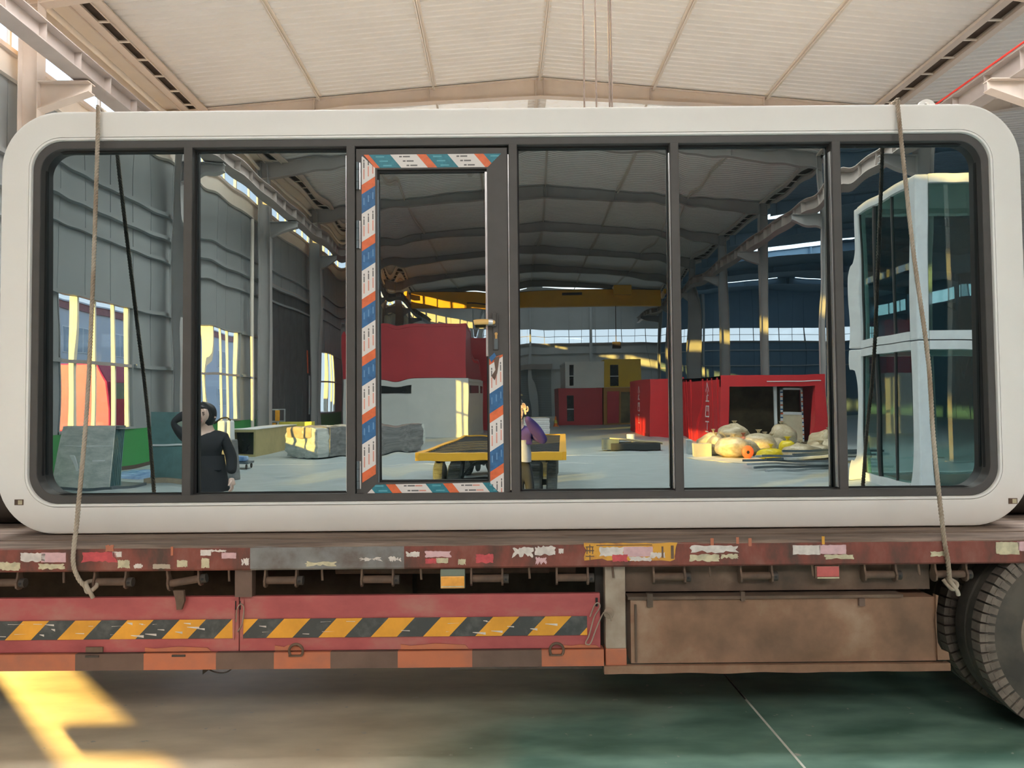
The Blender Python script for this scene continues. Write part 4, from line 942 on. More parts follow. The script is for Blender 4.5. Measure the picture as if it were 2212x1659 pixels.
# ================================================================== THINGS IN THE HALL (seen in the glass)
# overhead travelling crane
c = thing('overhead_crane', 'long yellow overhead crane girder spanning the hall under the roof', 'crane', (1.0, -54.0, 8.6))
sub('girder', MB().box(-9.4, 9.3, -.3, .3, 0.1, 1.35), 'crane_yellow', c, bevel=.03); sub('girder_rail', MB().box(-9.4, 9.3, -.04, .04, 1.35, 1.42), 'crane_dark', c)
for x in (-9.95, 9.75): sub('end_carriage', MB().box(x-.2, x+.2, -1.6, 1.6, .92, 1.3), 'crane_yellow', c, bevel=.03)
hz = sub('hoist_trolley', MB().box(6.0, 7.2, -.5, .9, .9, 1.6), 'crane_yellow', c, bevel=.04); sub('cable', MB().cyl((6.2, .2, -2.6), (6.2, .2, .9), .03, n=8), 'cable_brown', hz)
sub('hook_block', MB().box(5.9, 6.5, .05, .35, -3.1, -2.6), 'crane_dark', hz, bevel=.05)
sub('warning_lettering', MB().box(2.2, 3.6, .30, .315, .95, 1.15), 'crane_dark', c); sub('warning_lettering', MB().box(-5.0, -3.4, .30, .315, .45, .55), 'crane_dark', c)

# box containers
def container(nm, label, loc, L_, D_, H_, mat, windows=(), rotz=0, group=None, ribs=True, wmat='glass_black', door=None):
    e = thing(nm, label, 'container', loc, rotz, group)
    t_ = .10
    mb = MB(); mb.box(0, L_, -D_, 0, .06, H_-.06); sub('body', mb, mat, e)
    mb = MB()
    for x in (0, L_-t_):
        for y in (-D_, -t_): mb.box(x-.015, x+t_+.015, y-.015, y+t_+.015, 0, H_)
    sub('corner_post', mb, mat, e)
    mb = MB(); mb.box(-.02, L_+.02, -.06, .02, H_-.14, H_); mb.box(-.02, L_+.02, -D_-.02, -D_+.06, H_-.14, H_); mb.box(-.02, .06, -D_, 0, H_-.14, H_); mb.box(L_-.06, L_+.02, -D_, 0, H_-.14, H_); sub('top_rail', mb, mat, e)
    mb = MB(); mb.box(-.02, L_+.02, -.06, .02, 0, .14); mb.box(-.02, .06, -D_, 0, 0, .14); mb.box(L_-.06, L_+.02, -D_, 0, 0, .14); sub('bottom_rail', mb, mat, e)
    for (face, u0, u1, z0, z1) in windows:
        if face == 'f':
            w_ = sub('window', MB().box(u0, u1, -.02, .025, z0, z1), wmat, e); w_ if z1-z0 < .6 else sub('window_bar', MB().box(u0, u1, .024, .034, z0+(z1-z0)*.45, z0+(z1-z0)*.45+.05), 'white_paint', w_)
        elif face == 'r': sub('window', MB().box(L_-.02, L_+.025, u0, u1, z0, z1), wmat, e)
    return e
container('site_container', 'white container with a slot window, under the dark red one', (-8.15, -31.7, 0), 5.75, 5.0, 2.78, 'container_white', [('f', 1.4, 3.0, 2.06, 2.48), ('r', -1.6, -.8, 2.05, 2.45), ('r', -4.2, -2.6, 2.05, 2.45)])
container('site_container', 'plain dark red container stacked on the white one', (-8.2, -31.7, 2.80), 5.70, 5.0, 2.52, 'container_red')
container('site_container', 'dark red container standing behind the white stack', (-6.4, -39.6, 0), 4.6, 4.0, 2.78, 'container_red'); container('site_container', 'upper dark red container behind the tall red-on-white stack', (-6.4, -39.6, 2.80), 4.6, 4.0, 2.4, 'container_red')
container('site_container', 'pale grey upper container of the far stack, tall dark window', (2.86, -45.5, 2.42), 2.46, 5.0, 1.75, 'container_white', [('f', .22, .50, .15, 1.55)])
container('site_container', 'dull red lower container of the far stack under the grey one', (2.50, -45.5, 0), 2.70, 5.4, 2.40, 'container_red', [('f', .40, .86, .25, 1.92)])
container('site_container', 'bright yellow upper container of the far stack', (5.36, -45.5, 2.42), 2.46, 4.4, 1.88, 'container_yellow', [('f', .42, .90, .08, 1.50)])
oc = container('site_container', 'ochre lower container of the far stack with an open doorway', (5.30, -45.3, 0), 2.35, 4.4, 2.40, 'container_ochre'); sub('doorway', MB().box(1.05, 1.75, -.02, .03, .10, 2.1), 'container_inner', oc); sub('door', MB().box(.25, .95, .02, .10, .10, 2.15), 'container_red', oc)
# red open-ended container with a taped door frame inside
A = thing('open_container', 'large bright red container with its front open, behind the bag pile', 'container', (7.2, -23.1, 0))
L_, D_, H_ = 3.85, 7.0, 2.50
sub('side_wall', MB().box(0, .12, -D_, 0, 0, H_), 'container_bright', A); sub('side_wall', MB().box(L_-.12, L_, -D_, 0, 0, H_), 'container_bright', A); sub('roof', MB().box(0, L_, -D_, 0, H_-.12, H_), 'container_bright', A); sub('floor_panel', MB().box(.12, L_-.12, -D_, 0, 0, .12), 'container_inner', A); sub('rear_wall', MB().box(.12, L_-.12, -2.6, -2.5, .12, H_-.12), 'container_inner', A)
sub('inner_lining', MB().box(.12, .15, -2.5, -.05, .12, H_-.12), 'container_inner', A); sub('front_post', MB().box(-.02, .22, -.12, .02, 0, H_), 'container_bright', A); sub('front_post', MB().box(L_-.62, L_+.02, -.12, .02, 0, H_), 'container_bright', A); sub('front_header', MB().box(-.02, L_+.02, -.12, .025, H_-.38, H_+.02), 'container_bright', A); sub('header_rail', MB().box(1.6, L_-.3, .02, .045, H_-.22, H_-.19), 'white_paint', A)
for k in range(7): sub('side_rib', MB().box(-.035, .0, -.5-k*.95, -.38-k*.95, .05, H_-.05), 'container_bright', A)
def glyphs(par, x, y0, z0, s, mat='white_paint'):
    # painted characters on the container side: roof strokes over a stop-like body, boxed sign below
    def st(ya, za, yb, zb, t_=.07):
        a, b_ = Vector((x, y0+ya*s, z0+za*s)), Vector((x, y0+yb*s, z0+zb*s)); d = (b_-a); n = Vector((0, -d.z, d.y)).normalized()*t_*s/2; o = Vector((-.006, 0, 0))
        mb = MB(); mb.add([a-n, b_-n, b_+n, a+n, a-n+o, b_-n+o, b_+n+o, a+n+o], [(0,1,2,3),(4,7,6,5),(0,4,5,1),(1,5,6,2),(2,6,7,3),(3,7,4,0)]); return sub('painted_character', mb, mat, par)
    for q in ((-.5, 1.0, 0, 1.5), (0, 1.5, .5, 1.0), (0, 1.1, 0, .5), (0, .8, .3, .8), (-.25, .8, -.25, .5), (-.5, .48, .5, .48)): st(*q)
    for q in ((-.45, .2, .45, .2), (-.45, -.4, .45, -.4), (-.45, .2, -.45, -.4), (.45, .2, .45, -.4), (-.15, .2, -.2, -.1), (.15, .2, .18, -.1)): st(*q)
    for q in ((-.4, -.7, .4, -.7), (0, -.7, 0, -1.2), (-.3, -1.3, .3, -1.3)): st(*q)
glyphs(A, -.04, -2.3, 1.30, .66)
d = thing('spare_door', 'taped spare door frame leaning inside the red open container', 'door frame', (9.45, -23.6, .12))
for nm_, bx in (('stile', (0, .07, -.03, .03, 0, 1.95)), ('stile', (.83, .90, -.03, .03, 0, 1.95)), ('top_bar', (0, .90, -.03, .03, 1.88, 1.95)), ('middle_bar', (0, .90, -.03, .03, 1.0, 1.10)), ('kick_panel', (.07, .83, -.01, .01, 0, 1.0))): sub(nm_, MB().box(*bx), 'board_cream' if nm_ == 'kick_panel' else 'white_paint', d)
for k in range(12):
    sub('tape_band', MB().box(-.004, .074, .028, .034, .12+k*.15, .17+k*.15), 'tape_blue' if k % 2 else 'tape_orange', d); sub('tape_band', MB().box(.826, .904, .028, .034, .10+k*.15, .15+k*.15), 'tape_orange' if k % 2 else 'tape_blue', d)
tag(MB().box(-.05, .05, -.05, .05, 0, 2.05).build('white_post', 'white_paint', loc=(9.25, -23.5, .12)), 'white upright profile beside the taped door frame', 'profile')
B = container('site_container', 'bright red container with white characters left of the open one', (5.72, -30.35, 0), 1.7, 6.0, 2.60, 'container_bright'); glyphs(B, -.02, -2.2, 1.35, .62)
# yellow flat cart
c = thing('flat_cart', 'low yellow flatbed cart with black slatted deck and rubber wheels', 'cart', (-.46, -8.0, 0), R(3))
W2, LN = 1.18, 6.2
sub('front_beam', MB().box(-W2, W2, -.06, .02, .78, .92), 'crane_yellow', c, bevel=.01); sub('rear_beam', MB().box(-W2, W2, -LN, -LN+.08, .78, .92), 'crane_yellow', c)
for s in (-1, 1): sub('side_beam', MB().box(s*W2-.05, s*W2+.05, -LN, 0, .78, .92), 'crane_yellow', c)
for k in range(22): sub('deck_bar', MB().box(-W2+.05, W2-.05, -.25-k*.27, -.13-k*.27, .855, .905), 'cart_bar', c)
for x in (-.9, -.3, .3, .9): sub('stringer', MB().box(x-.04, x+.04, -LN+.1, -.06, .74, .85), 'cart_bar', c)
for y in (-.75, -5.3):
    sub('axle', MB().cyl((-1.0, y, .36), (1.0, y, .36), .05, n=10), 'cart_bar', c, smooth=40)
    for x in (-.98, -.68, .68, .98):
        wv = sub('wheel', MB().lathe([(.10, -.11), (.30, -.115), (.345, -.09), (.36, -.05), (.36, .05), (.345, .09), (.30, .115), (.10, .11)], 32, 'X', (x, y, .36)), 'tyre_light', c, smooth=35)
        sub('hub', MB().cyl((x-.09, y, .36), (x+.09, y, .36), .13, n=14), 'cart_bar', wv, smooth=40)
        mb = MB()
        for k in range(30):
            a = 2*pi*k/30; ro = Matrix.Rotation(a, 3, 'X'); mb.obox(Vector((x, y, .36)) + ro @ Vector((0, 0, .362)), (.17, .035, .014), ro)
        g_ = sub('tread_lugs', mb, 'tyre_light', wv); g_['kind'] = 'stuff'
for s in (-1, 1): sub('spring_hanger', MB().prism([(s*.50, .78), (s*.62, .78), (s*.60, .36), (s*.56, .36)], lambda u, v, w_: (u, w_, v), -.79, -.71), 'cart_bar', c)
sub('brace', MB().tube([(-.55, -.5, .45), (-.15, -.25, .80)], .025, 8), 'cart_bar', c); sub('drawbar', MB().tube([(.5, -.2, .55), (.3, -.6, .7)], .03, 8), 'cart_bar', c)

# stacks, crates and bundles
s = thing('panel_stack', 'stack of white sandwich panels behind the yellow cart', 'panel stack', (.15, -31.8, 0)); 
for k in range(8): sub('sheet', MB().box(.02*(k % 2), 1.15+.015*(k % 3), -2.2, .01*(k % 2), .06+k*.095, .06+k*.095+.088), 'white_paint', s, bevel=.006)
for x in (.1, .9): sub('runner', MB().box(x, x+.1, -2.2, 0, 0, .06), 'timber', s)
s = thing('tan_crate', 'olive tan box unit with a dark square opening by the green dado', 'crate', (-9.2, -19.75, 0))
mb = MB(); mb.box(0, .80, -4.2, 0, 0, .07); mb.box(0, .80, -4.2, 0, .80, .88); mb.box(0, .07, -4.2, 0, .07, .80); mb.box(.73, .80, -4.2, 0, .07, .80); mb.box(.07, .73, -4.2, -4.1, .07, .80); sub('carcass', mb, 'tan_panel', s)
sub('opening', MB().box(.07, .73, -.35, -.3, .07, .80), 'glass_black', s); sub('lid', MB().box(-.02, .82, -4.2, .01, .88, .90), 'white_paint', s)
def lumpy(x0, x1, y0, y1, z0, z1, amp, seed, n=14, freq=3.0):
    """box with a crumpled surface"""
    vs = []; fs = []; idx = {}
    bm = bmesh.new(); bmesh.ops.create_cube(bm, size=1.0); bmesh.ops.subdivide_edges(bm, edges=bm.edges[:], cuts=n, use_grid_fill=True)
    for v in bm.verts:
        p = Vector((x0+(x1-x0)*(v.co.x+.5), y0+(y1-y0)*(v.co.y+.5), z0+(z1-z0)*(v.co.z+.5)))
        d = Vector((v.co.x, v.co.y, v.co.z)); nrm = d.normalized()
        k = mnoise.noise((p.x*freq+seed, p.y*freq, p.z*freq*1.6)); r = d.length
        p += nrm*amp*k - nrm*amp*1.2*max(0, (r-.62))/.25
        p.z = max(z0, p.z); v.co = p
    out = MB(); bm.verts.index_update(); out.add([v.co.copy() for v in bm.verts], [tuple(v.index for v in f.verts) for f in bm.faces]); bm.free(); return out
s = thing('wrapped_bundle', 'long bundle of panels wrapped in crumpled clear plastic film', 'bundle', (-7.35, -19.3, 0), R(38))
sub('film', lumpy(0, 1.65, -4.4, .0, 0.0, .98, .07, 1.0, freq=4.0), 'plastic_wrap', s, smooth=60); sub('dark_contents', lumpy(1.0, 1.70, -4.3, -.30, 0.02, 1.0, .05, 7.0, freq=3.0), 'wrap_dark', s, smooth=60); sub('kraft_top', lumpy(.15, 1.4, -.8, .05, .62, .99, .05, 3.0), 'kraft', s, smooth=60)
s = thing('glass_bundle', 'pack of glass sheets leaning on a stand, wrapped in plastic', 'glass pack', (-9.05, -11.6, 0), R(14))
for k in range(6):
    mb = MB(); mb.prism([(-.75, 0), (.75, 0), (.60, 1.22), (-.60, 1.22)], lambda u, v, w_: (u, w_ - v*.28, v), .10+k*.05, .10+k*.05+.012); sub('glass_sheet', mb, 'glass_green', s)
mb = MB(); mb.prism([(-.82, 0), (.82, 0), (.62, 1.30), (-.62, 1.30)], lambda u, v, w_: (u, w_ - v*.28 + .02*sin(9*u+5*v), v), .44, .47); sub('plastic_cover', mb, 'plastic_wrap', s)
sub('tape_strip', MB().obox((0, .21, .86), (1.35, .02, .05), Matrix.Rotation(R(-15), 3, 'X')), 'white_paint', s); sub('tape_strip', MB().obox((-.1, .34, .35), (.06, .02, .7), Matrix.Rotation(R(-15), 3, 'X')), 'white_paint', s); sub('tape_strip', MB().obox((.45, .30, .55), (.25, .02, .08), Matrix.Rotation(R(-15), 3, 'X')), 'white_paint', s)
sub('top_bar', MB().box(-.70, .70, -.15, .05, 1.24, 1.30), 'profile_dark', s); sub('stand_foot', MB().box(-.9, .9, -.6, .5, 0, .05), 'profile_dark', s)
s = thing('glass_rack', 'upright rack of pale green glass sheets behind the black-coated person', 'glass rack', (-7.75, -12.35, 0), R(6))
for k in range(5): sub('glass_sheet', MB().box(-.42, .50, -.30+k*.07, -.288+k*.07, .10, 1.58-.1*(k % 2)), 'glass_green', s)
for x in (-.42, .46): sub('upright', MB().box(x, x+.04, -.38, -.34, 0, 1.3), 'profile_grey', s)
sub('rack_base', MB().box(-.5, .55, -.45, .15, 0, .10), 'kraft', s); sub('cross_bar', MB().box(-.45, .52, .0, .03, .80, .84), 'white_paint', s)
s = MB(); n = 26; vs = []
for j in range(n+1):
    for i in range(n+1):
        u, v = i/n, j/n; x, y = -10.1+2.4*u, -15.3+2.2*v
        z = .015 + .05*abs(mnoise.noise((u*5, v*5, 2.2))) + .03*abs(mnoise.noise((u*13, v*13, .2))); e = min(u, 1-u, v, 1-v)
        vs.append((x+.12*mnoise.noise((u*4, v*4, 9)), y+.12*mnoise.noise((u*4, v*4, 5)), z if e > 0 else .004))
s.add(vs, [(j*(n+1)+i, j*(n+1)+i+1, (j+1)*(n+1)+i+1, (j+1)*(n+1)+i) for j in range(n) for i in range(n)])
tp = tag(s.build('blue_tarp', 'tarp_blue', smooth=60), 'crumpled blue plastic tarp lying on the floor beside the glass pack', 'tarp')
# yellow handrail frame and yellow beam by the dark door
s = thing('yellow_trolley', 'tall tube-framed trolley with yellow panel near the dark door', 'trolley', (-9.9, -25.2, 0))
for x in (-.35, .45): 
    for y in (0, -.9): sub('post', MB().box(x-.025, x+.025, y-.025, y+.025, 0, 1.45), 'profile_grey', s)
for z in (.95, 1.42): sub('rail', MB().box(-.35, .45, -.02, .02, z, z+.04), 'profile_grey', s); sub('rail', MB().box(-.35, .45, -.92, -.88, z, z+.04), 'profile_grey', s)
sub('panel', MB().box(.33, .52, .025, .05, 1.0, 1.42), 'hazard_yellow', s); sub('panel', MB().box(-.12, .02, .025, .05, .70, .93), 'hazard_yellow', s); sub('panel', MB().box(.22, .36, .025, .05, .70, .93), 'hazard_yellow', s); sub('deck', MB().box(-.4, .5, -.95, .05, .3, .36), 'profile_grey', s)
s = thing('yellow_beam', 'short yellow steel beam resting on blocks before the dark door', 'beam', (-9.62, -25.6, 0)); sub('bar', MB().box(0, 1.5, -.15, .05, .74, .95), 'sign_yellow', s, bevel=.01)
for x in (.1, 1.2): sub('block', MB().box(x, x+.2, -.15, .05, 0, .74), 'profile_dark', s)
s = thing('floor_dolly', 'small dolly carrying folded blue sheets near the tan crate', 'dolly', (-7.55, -15.6, 0)); sub('deck', MB().box(-.45, .45, -.3, .3, .14, .19), 'profile_dark', s); sub('sheets', lumpy(-.35, .30, -.25, .25, .19, .34, .03, 4.0, 8), 'tarp_blue', s, smooth=50)
for x in (-.38, .38):
    for y in (-.24, .24): sub('caster', MB().lathe([(.001, -.02), (.06, -.02), (.07, 0), (.06, .02), (.001, .02)], 14, 'X', (x, y, .07)), 'tyre', s, smooth=40)
# white machine behind the woman
s = thing('white_blower', 'small white blower with a black hose on a stand behind the black-coated person', 'machine', (-6.63, -12.7, 0)); sub('stand', MB().box(-.2, .2, -.15, .15, 0, .92), 'wrap_dark', s, bevel=.02); sub('cabinet', MB().box(-.20, .02, -.2, .2, .92, 1.36), 'white_paint', s, bevel=.04); sub('side_fin', MB().box(.04, .16, -.15, .12, .80, 1.36), 'white_paint', s, bevel=.04); sub('hose', MB().tube(smooth_path([(-.3, .1, 1.3), (-.15, .1, 1.40), (.05, .1, 1.42), (.16, .1, 1.36)]), .02, 8), 'gasket', s, smooth=60)

# pile of film bags in front of the open container
def bag(nm, label, cat, x, y, z, sx, sy, sz, mat, seed, grp='bags heaped before the open container'):
    bm = bmesh.new(); bmesh.ops.create_icosphere(bm, subdivisions=3, radius=1.0)
    for v in bm.verts:
        d = v.co.normalized(); k = 1 + .18*mnoise.noise((d.x*1.7+seed, d.y*1.7, d.z*1.7)) + .07*mnoise.noise((d.x*5, d.y*5+seed, d.z*5)) + .04*abs(mnoise.noise((d.x*11, d.y*11+seed, d.z*11)))
        v.co = Vector((d.x*sx*k, d.y*sy*k, max(0.0, sz + d.z*sz*k)))
    me = bpy.data.meshes.new(nm); bm.to_mesh(me); bm.free(); me.materials.append(MATS[mat]); me.shade_smooth()
    o = link(nm, me, None, (x, y, z)); tag(o, label, cat, grp)
    nk = MB(); nk.lathe([(.05, -.02), (.03, .03), (.05, .08), (.09, .12)], 10, 'Z', (0, 0, sz*1.95)); nk.build('tied_neck', mat, o, smooth=60)
    return o
BAGS = [('largest round film bag on top of the heap at its left end', 6.75, -20.0, .28, .55, .5, .32), ('film bag at the far left of the heap beside the cream box', 5.95, -19.0, 0, .36, .4, .30), ('wide film bag at the front left of the heap', 6.25, -18.2, 0, .62, .5, .30),
        ('small film bag behind the front left one', 6.0, -19.6, .0, .42, .42, .34), ('film bag in the middle of the heap behind the orange disc', 7.2, -18.9, 0, .62, .5, .34), ('rumpled film bag in the heap above the yellow sack', 7.75, -19.4, 0, .5, .45, .26),
        ('striped round film bag leaning on the taped door frame', 8.75, -21.4, 0, .5, .45, .42), ('big smooth film bag at the front right of the heap', 7.55, -16.3, 0, .55, .45, .26), ('film bag at the right end of the heap', 8.75, -17.3, 0, .6, .5, .28),
        ('stacked film sheets bag at the rear right of the heap', 9.2, -18.6, 0, .6, .5, .38), ('small film bag between the two front right bags', 8.15, -16.7, 0, .35, .35, .22), ('low film bag in front of the open container mouth', 7.9, -20.6, 0, .5, .4, .26)]
for k, (lb, x, y, z, sx, sy, sz) in enumerate(BAGS): bag('film_bag', lb, 'bag', x, y, z, sx*.9, sy*.9, sz, 'bag_film', k*3.7+1)
bag('yellow_sack', 'bright yellow plastic sack at the front of the bag heap', 'sack', 6.95, -17.0, 0, .36, .3, .17, 'bag_yellow', 51, None); bag('yellow_sack', 'smaller yellow sack behind, higher in the bag heap', 'sack', 7.75, -18.0, .1, .22, .2, .2, 'bag_yellow', 77, None); bag('orange_sack', 'orange-brown sack between the film bags', 'sack', 6.75, -18.95, .1, .25, .22, .24, 'rail_orange', 31, None)
o = MB().lathe([(.001, -.05), (.15, -.05), (.19, -.02), (.19, .02), (.15, .05), (.05, .06), (.001, .06)], 24, 'Y', (0, 0, .19)).build('orange_reel', 'toy_orange', smooth=40, loc=(6.53, -17.7, .0)); tag(o, 'orange-red reel lying against the bag heap', 'reel'); MB().cyl((0, .055, .19), (0, .075, .19), .05, n=12).build('hub', 'gasket', o)
o = MB().lathe([(.001, 0), (.14, 0), (.17, .12), (.15, .24), (.001, .27)], 20, 'Z').build('green_tub', 'toy_green', smooth=40, loc=(6.42, -18.3, 0)); tag(o, 'small bright green tub beside the orange reel', 'tub'); MB().lathe([(.15, .235), (.16, .25), (.15, .265)], 20, 'Z').build('rim', 'toy_green', o)
s = thing('grey_bin', 'small grey-blue box at the left end of the bag heap', 'box', (5.25, -19.5, 0)); sub('body', MB().box(-.18, .16, -.2, .2, 0, .42), 'box_grey', s, bevel=.01); sub('lid', MB().box(-.19, .17, -.21, .21, .42, .45), 'box_grey', s, bevel=.01)
s = thing('cream_carton', 'cream carton standing right of the small grey box', 'box', (5.44, -18.6, 0)); sub('body', MB().box(-.18, .20, -.2, .15, 0, .38), 'board_cream', s); sub('flap', MB().box(-.18, .0, -.2, .15, .38, .388), 'board_cream', s); sub('flap', MB().box(.01, .20, -.2, .15, .38, .388), 'board_cream', s)
mb = MB(); mb.prism([(4.7, -18.0), (5.6, -18.4), (7.5, -17.5), (8.4, -16.9), (8.0, -15.3), (6.7, -15.6), (5.6, -16.4)], lambda u, v, w_: (u, v, w_), .002, .014); tag(mb.build('floor_sheet', 'board_cream'), 'flat cream sheet spread on the floor under the bag heap', 'sheet')
PL = ['pale', 'dark', 'pale', 'dark', 'dark', 'pale', 'dark', 'pale', 'dark', 'dark']
ORD = ['nearest', 'second nearest', 'third nearest', 'fourth nearest', 'fifth nearest', 'farthest']
prof = [(k, 6.7+.06*k, -14.1-.17*(k % 6) + (.9 if k > 6 else 0) + .03*k) for k in range(10)]
for tone, m_, wd_ in (('pale', 'profile_grey', 'pale grey'), ('dark', 'profile_dark', 'dark blue-grey')):
    grp = sorted([p for p in prof if PL[p[0]] == tone], key=lambda p: -p[2])
    for r_, (k, x, y) in enumerate(grp):
        ln = 2.0 + .25*(k % 4); a = R(6 + 7*((k*37) % 7) - 30); zz = .027 + .053*k
        o = MB().box(-ln/2, ln/2, -.04, .04, -.025, .025).build('metal_profile', m_, loc=(x, y, zz), rot=(0, 0, a)); MB().box(-ln/2, ln/2, -.028, .028, .0252, .0262).build('slot', 'gasket' if tone == 'dark' else 'white_paint', o)
        tag(o, ('farthest' if r_ == len(grp)-1 else ORD[r_]) + ' of the ' + wd_ + ' metal profiles piled before the bag heap', 'profile', 'loose metal profiles on the floor')
# timber sled of beams right of the cart
s = thing('timber_sled', 'low dark sled with pale timber boards right of the yellow cart', 'sled', (3.6, -21.3, 0), R(8)); sub('base', MB().box(-.55, .95, -.35, .35, .03, .26), 'cart_bar', s, bevel=.02); sub('runner', MB().box(-.9, -.3, -.25, .25, .05, .4), 'profile_dark', s)
for k in range(3): sub('board', MB().obox((.25, -.2+.2*k, .30+.03*k), (1.7, .12, .035), Matrix.Rotation(R(4-5*k), 3, 'Z') @ Matrix.Rotation(R(5), 3, 'Y')), 'timber', s)
sub('paint_can', MB().cyl((.05, -.45, .26), (.05, -.45, .52), .16, n=16), 'white_paint', s, smooth=40)
s = thing('warning_cone', 'small orange and yellow cone beside the far red container', 'cone', (2.2, -43.5, 0)); sub('base', MB().box(-.18, .18, -.18, .18, 0, .04), 'cone_orange', s); sub('cone', MB().lathe([(.14, .04), (.035, .62), (.001, .63)], 16, 'Z'), 'cone_orange', s, smooth=40); sub('band', MB().lathe([(.112, .20), (.075, .40)], 16, 'Z'), 'sign_yellow', s, smooth=40)

# two stacked glass cabins at the right
def glass_house(label, z, hgt):
    e = thing('glass_house', label, 'cabin', (7.2, -9.4, z)); L_, D_ = 3.9, 2.7; p = .25
    for x in (0, L_-p):
        for y in (-D_, -p): sub('corner_post', MB().box(x, x+p, y, y+p, 0, hgt), 'white_paint', e, bevel=.03)
    for nm_, zz in (('base_beam', 0), ('roof_beam', hgt-.16)):
        sub(nm_, MB().box(p, L_-p, -p, 0, zz, zz+.16), 'white_paint', e); sub(nm_, MB().box(p, L_-p, -D_, -D_+p, zz, zz+.16), 'white_paint', e); sub(nm_, MB().box(0, p, -D_+p, -p, zz, zz+.16), 'white_paint', e); sub(nm_, MB().box(L_-p, L_, -D_+p, -p, zz, zz+.16), 'white_paint', e)
    for k in range(3): sub('glass_pane', MB().box(.08, .092, -D_+p+k*.735+.02, -D_+p+(k+1)*.735-.02, .16, hgt-.16), 'house_glass', e); sub('glazing_bar', MB().box(.05, .11, -D_+p+k*.735-.02, -D_+p+k*.735+.02, .16, hgt-.16), 'frame_dark', e)
    for k in range(4): sub('glass_pane', MB().box(p+k*.85+.02, p+(k+1)*.85-.02, -.092, -.08, .16, hgt-.16), 'house_glass', e); sub('glazing_bar', MB().box(p+k*.85-.02, p+k*.85+.02, -.11, -.05, .16, hgt-.16), 'frame_dark', e)
    sub('floor_panel', MB().box(.1, L_-.1, -D_+.1, -.1, .02, .12), 'container_inner', e); sub('roof_panel', MB().box(.05, L_-.05, -D_+.05, -.05, hgt-.05, hgt-.01), 'white_paint', e)
    return e
glass_house('lower white-framed glass cabin standing at the right, blue-green glass', 0.0, 2.78); glass_house('upper white-framed glass cabin stacked on the lower one at the right', 2.80, 3.0)

# ================================================================== PEOPLE
def skin(nm, verts, edges, mat, parent, sub_=2):
    me = bpy.data.meshes.new(nm); me.from_pydata([v[:3] for v in verts], edges, []); me.materials.append(MATS[mat])
    o = bpy.data.objects.new(nm, me); COL.objects.link(o); o.parent = parent
    md = o.modifiers.new('skin', 'SKIN'); md.use_smooth_shade = True
    for i, v in enumerate(verts):
        r = v[3]; me.skin_vertices[0].data[i].radius = r if isinstance(r, tuple) else (r, r); me.skin_vertices[0].data[i].use_root = (i == 0)
    s_ = o.modifiers.new('sub', 'SUBSURF'); s_.levels = sub_; s_.render_levels = sub_
    return o
def head(par, c, tilt, hair_len, turn=0.0):
    """head with nose, eyes, mouth, ears and hair; faces +y"""
    e = MB(); bm = bmesh.new(); bmesh.ops.create_uvsphere(bm, u_segments=28, v_segments=20, radius=1)
    for v in bm.verts:
        d = v.co.copy(); x, y, z = d.x*.074, d.y*.095, d.z*.115
        if z < 0: x *= 1 - .30*(-z/.115)**1.5; y = y*(1 - .12*(-z/.115)) + .012*(-z/.115)
        if d.y > .55: y = .075 + (y-.075)*.55
        v.co = (x, y, z)
    me_v = [v.co.copy() for v in bm.verts]; bm.verts.index_update(); e.add(me_v, [tuple(v.index for v in f.verts) for f in bm.faces]); bm.free()
    e.add([(-.016, .078, -.030), (.016, .078, -.030), (0, .108, -.028), (0, .080, .025), (0, .085, -.038)], [(0, 2, 3), (2, 1, 3), (0, 4, 2), (4, 1, 2)])
    for s_ in (-1, 1): e.obox((s_*.075, -.005, -.01), (.014, .035, .058))
    h_ = e.build('head', 'skin', par, smooth=50, loc=c, rot=(tilt, 0, turn))
    for s_ in (-1, 1): MB().lathe([(.001, -.006), (.011, -.004), (.013, .002)], 10, 'Y', (s_*.030, .086, .006)).build('eye', 'eye', h_, rot=(0, 0, 0)); MB().obox((s_*.030, .090, .026), (.030, .006, .006)).build('eyebrow', 'hair_black', h_)
    MB().obox((0, .086, -.062), (.042, .010, .012)).build('mouth', 'lips', h_, bevel=.003)
    hb = bmesh.new(); bmesh.ops.create_uvsphere(hb, u_segments=28, v_segments=20, radius=1); vs_ = []; 
    for v in hb.verts:
        d = v.co; x, y, z = d.x*.086, d.y*.104-.010, d.z*.122+.008
        if d.y > .35 and z < .050: y = min(y, .050)
        if z < -.05 and d.y < .3: z = -.05 - hair_len*min(1, (-z-.05)/.064)
        v.co = (x, y, z)
    hm = bpy.data.meshes.new('hair'); hb.to_mesh(hm); hb.free(); hm.materials.append(MATS['hair_black']); hm.shade_smooth(); ho = link('hair', hm, h_)
    return h_
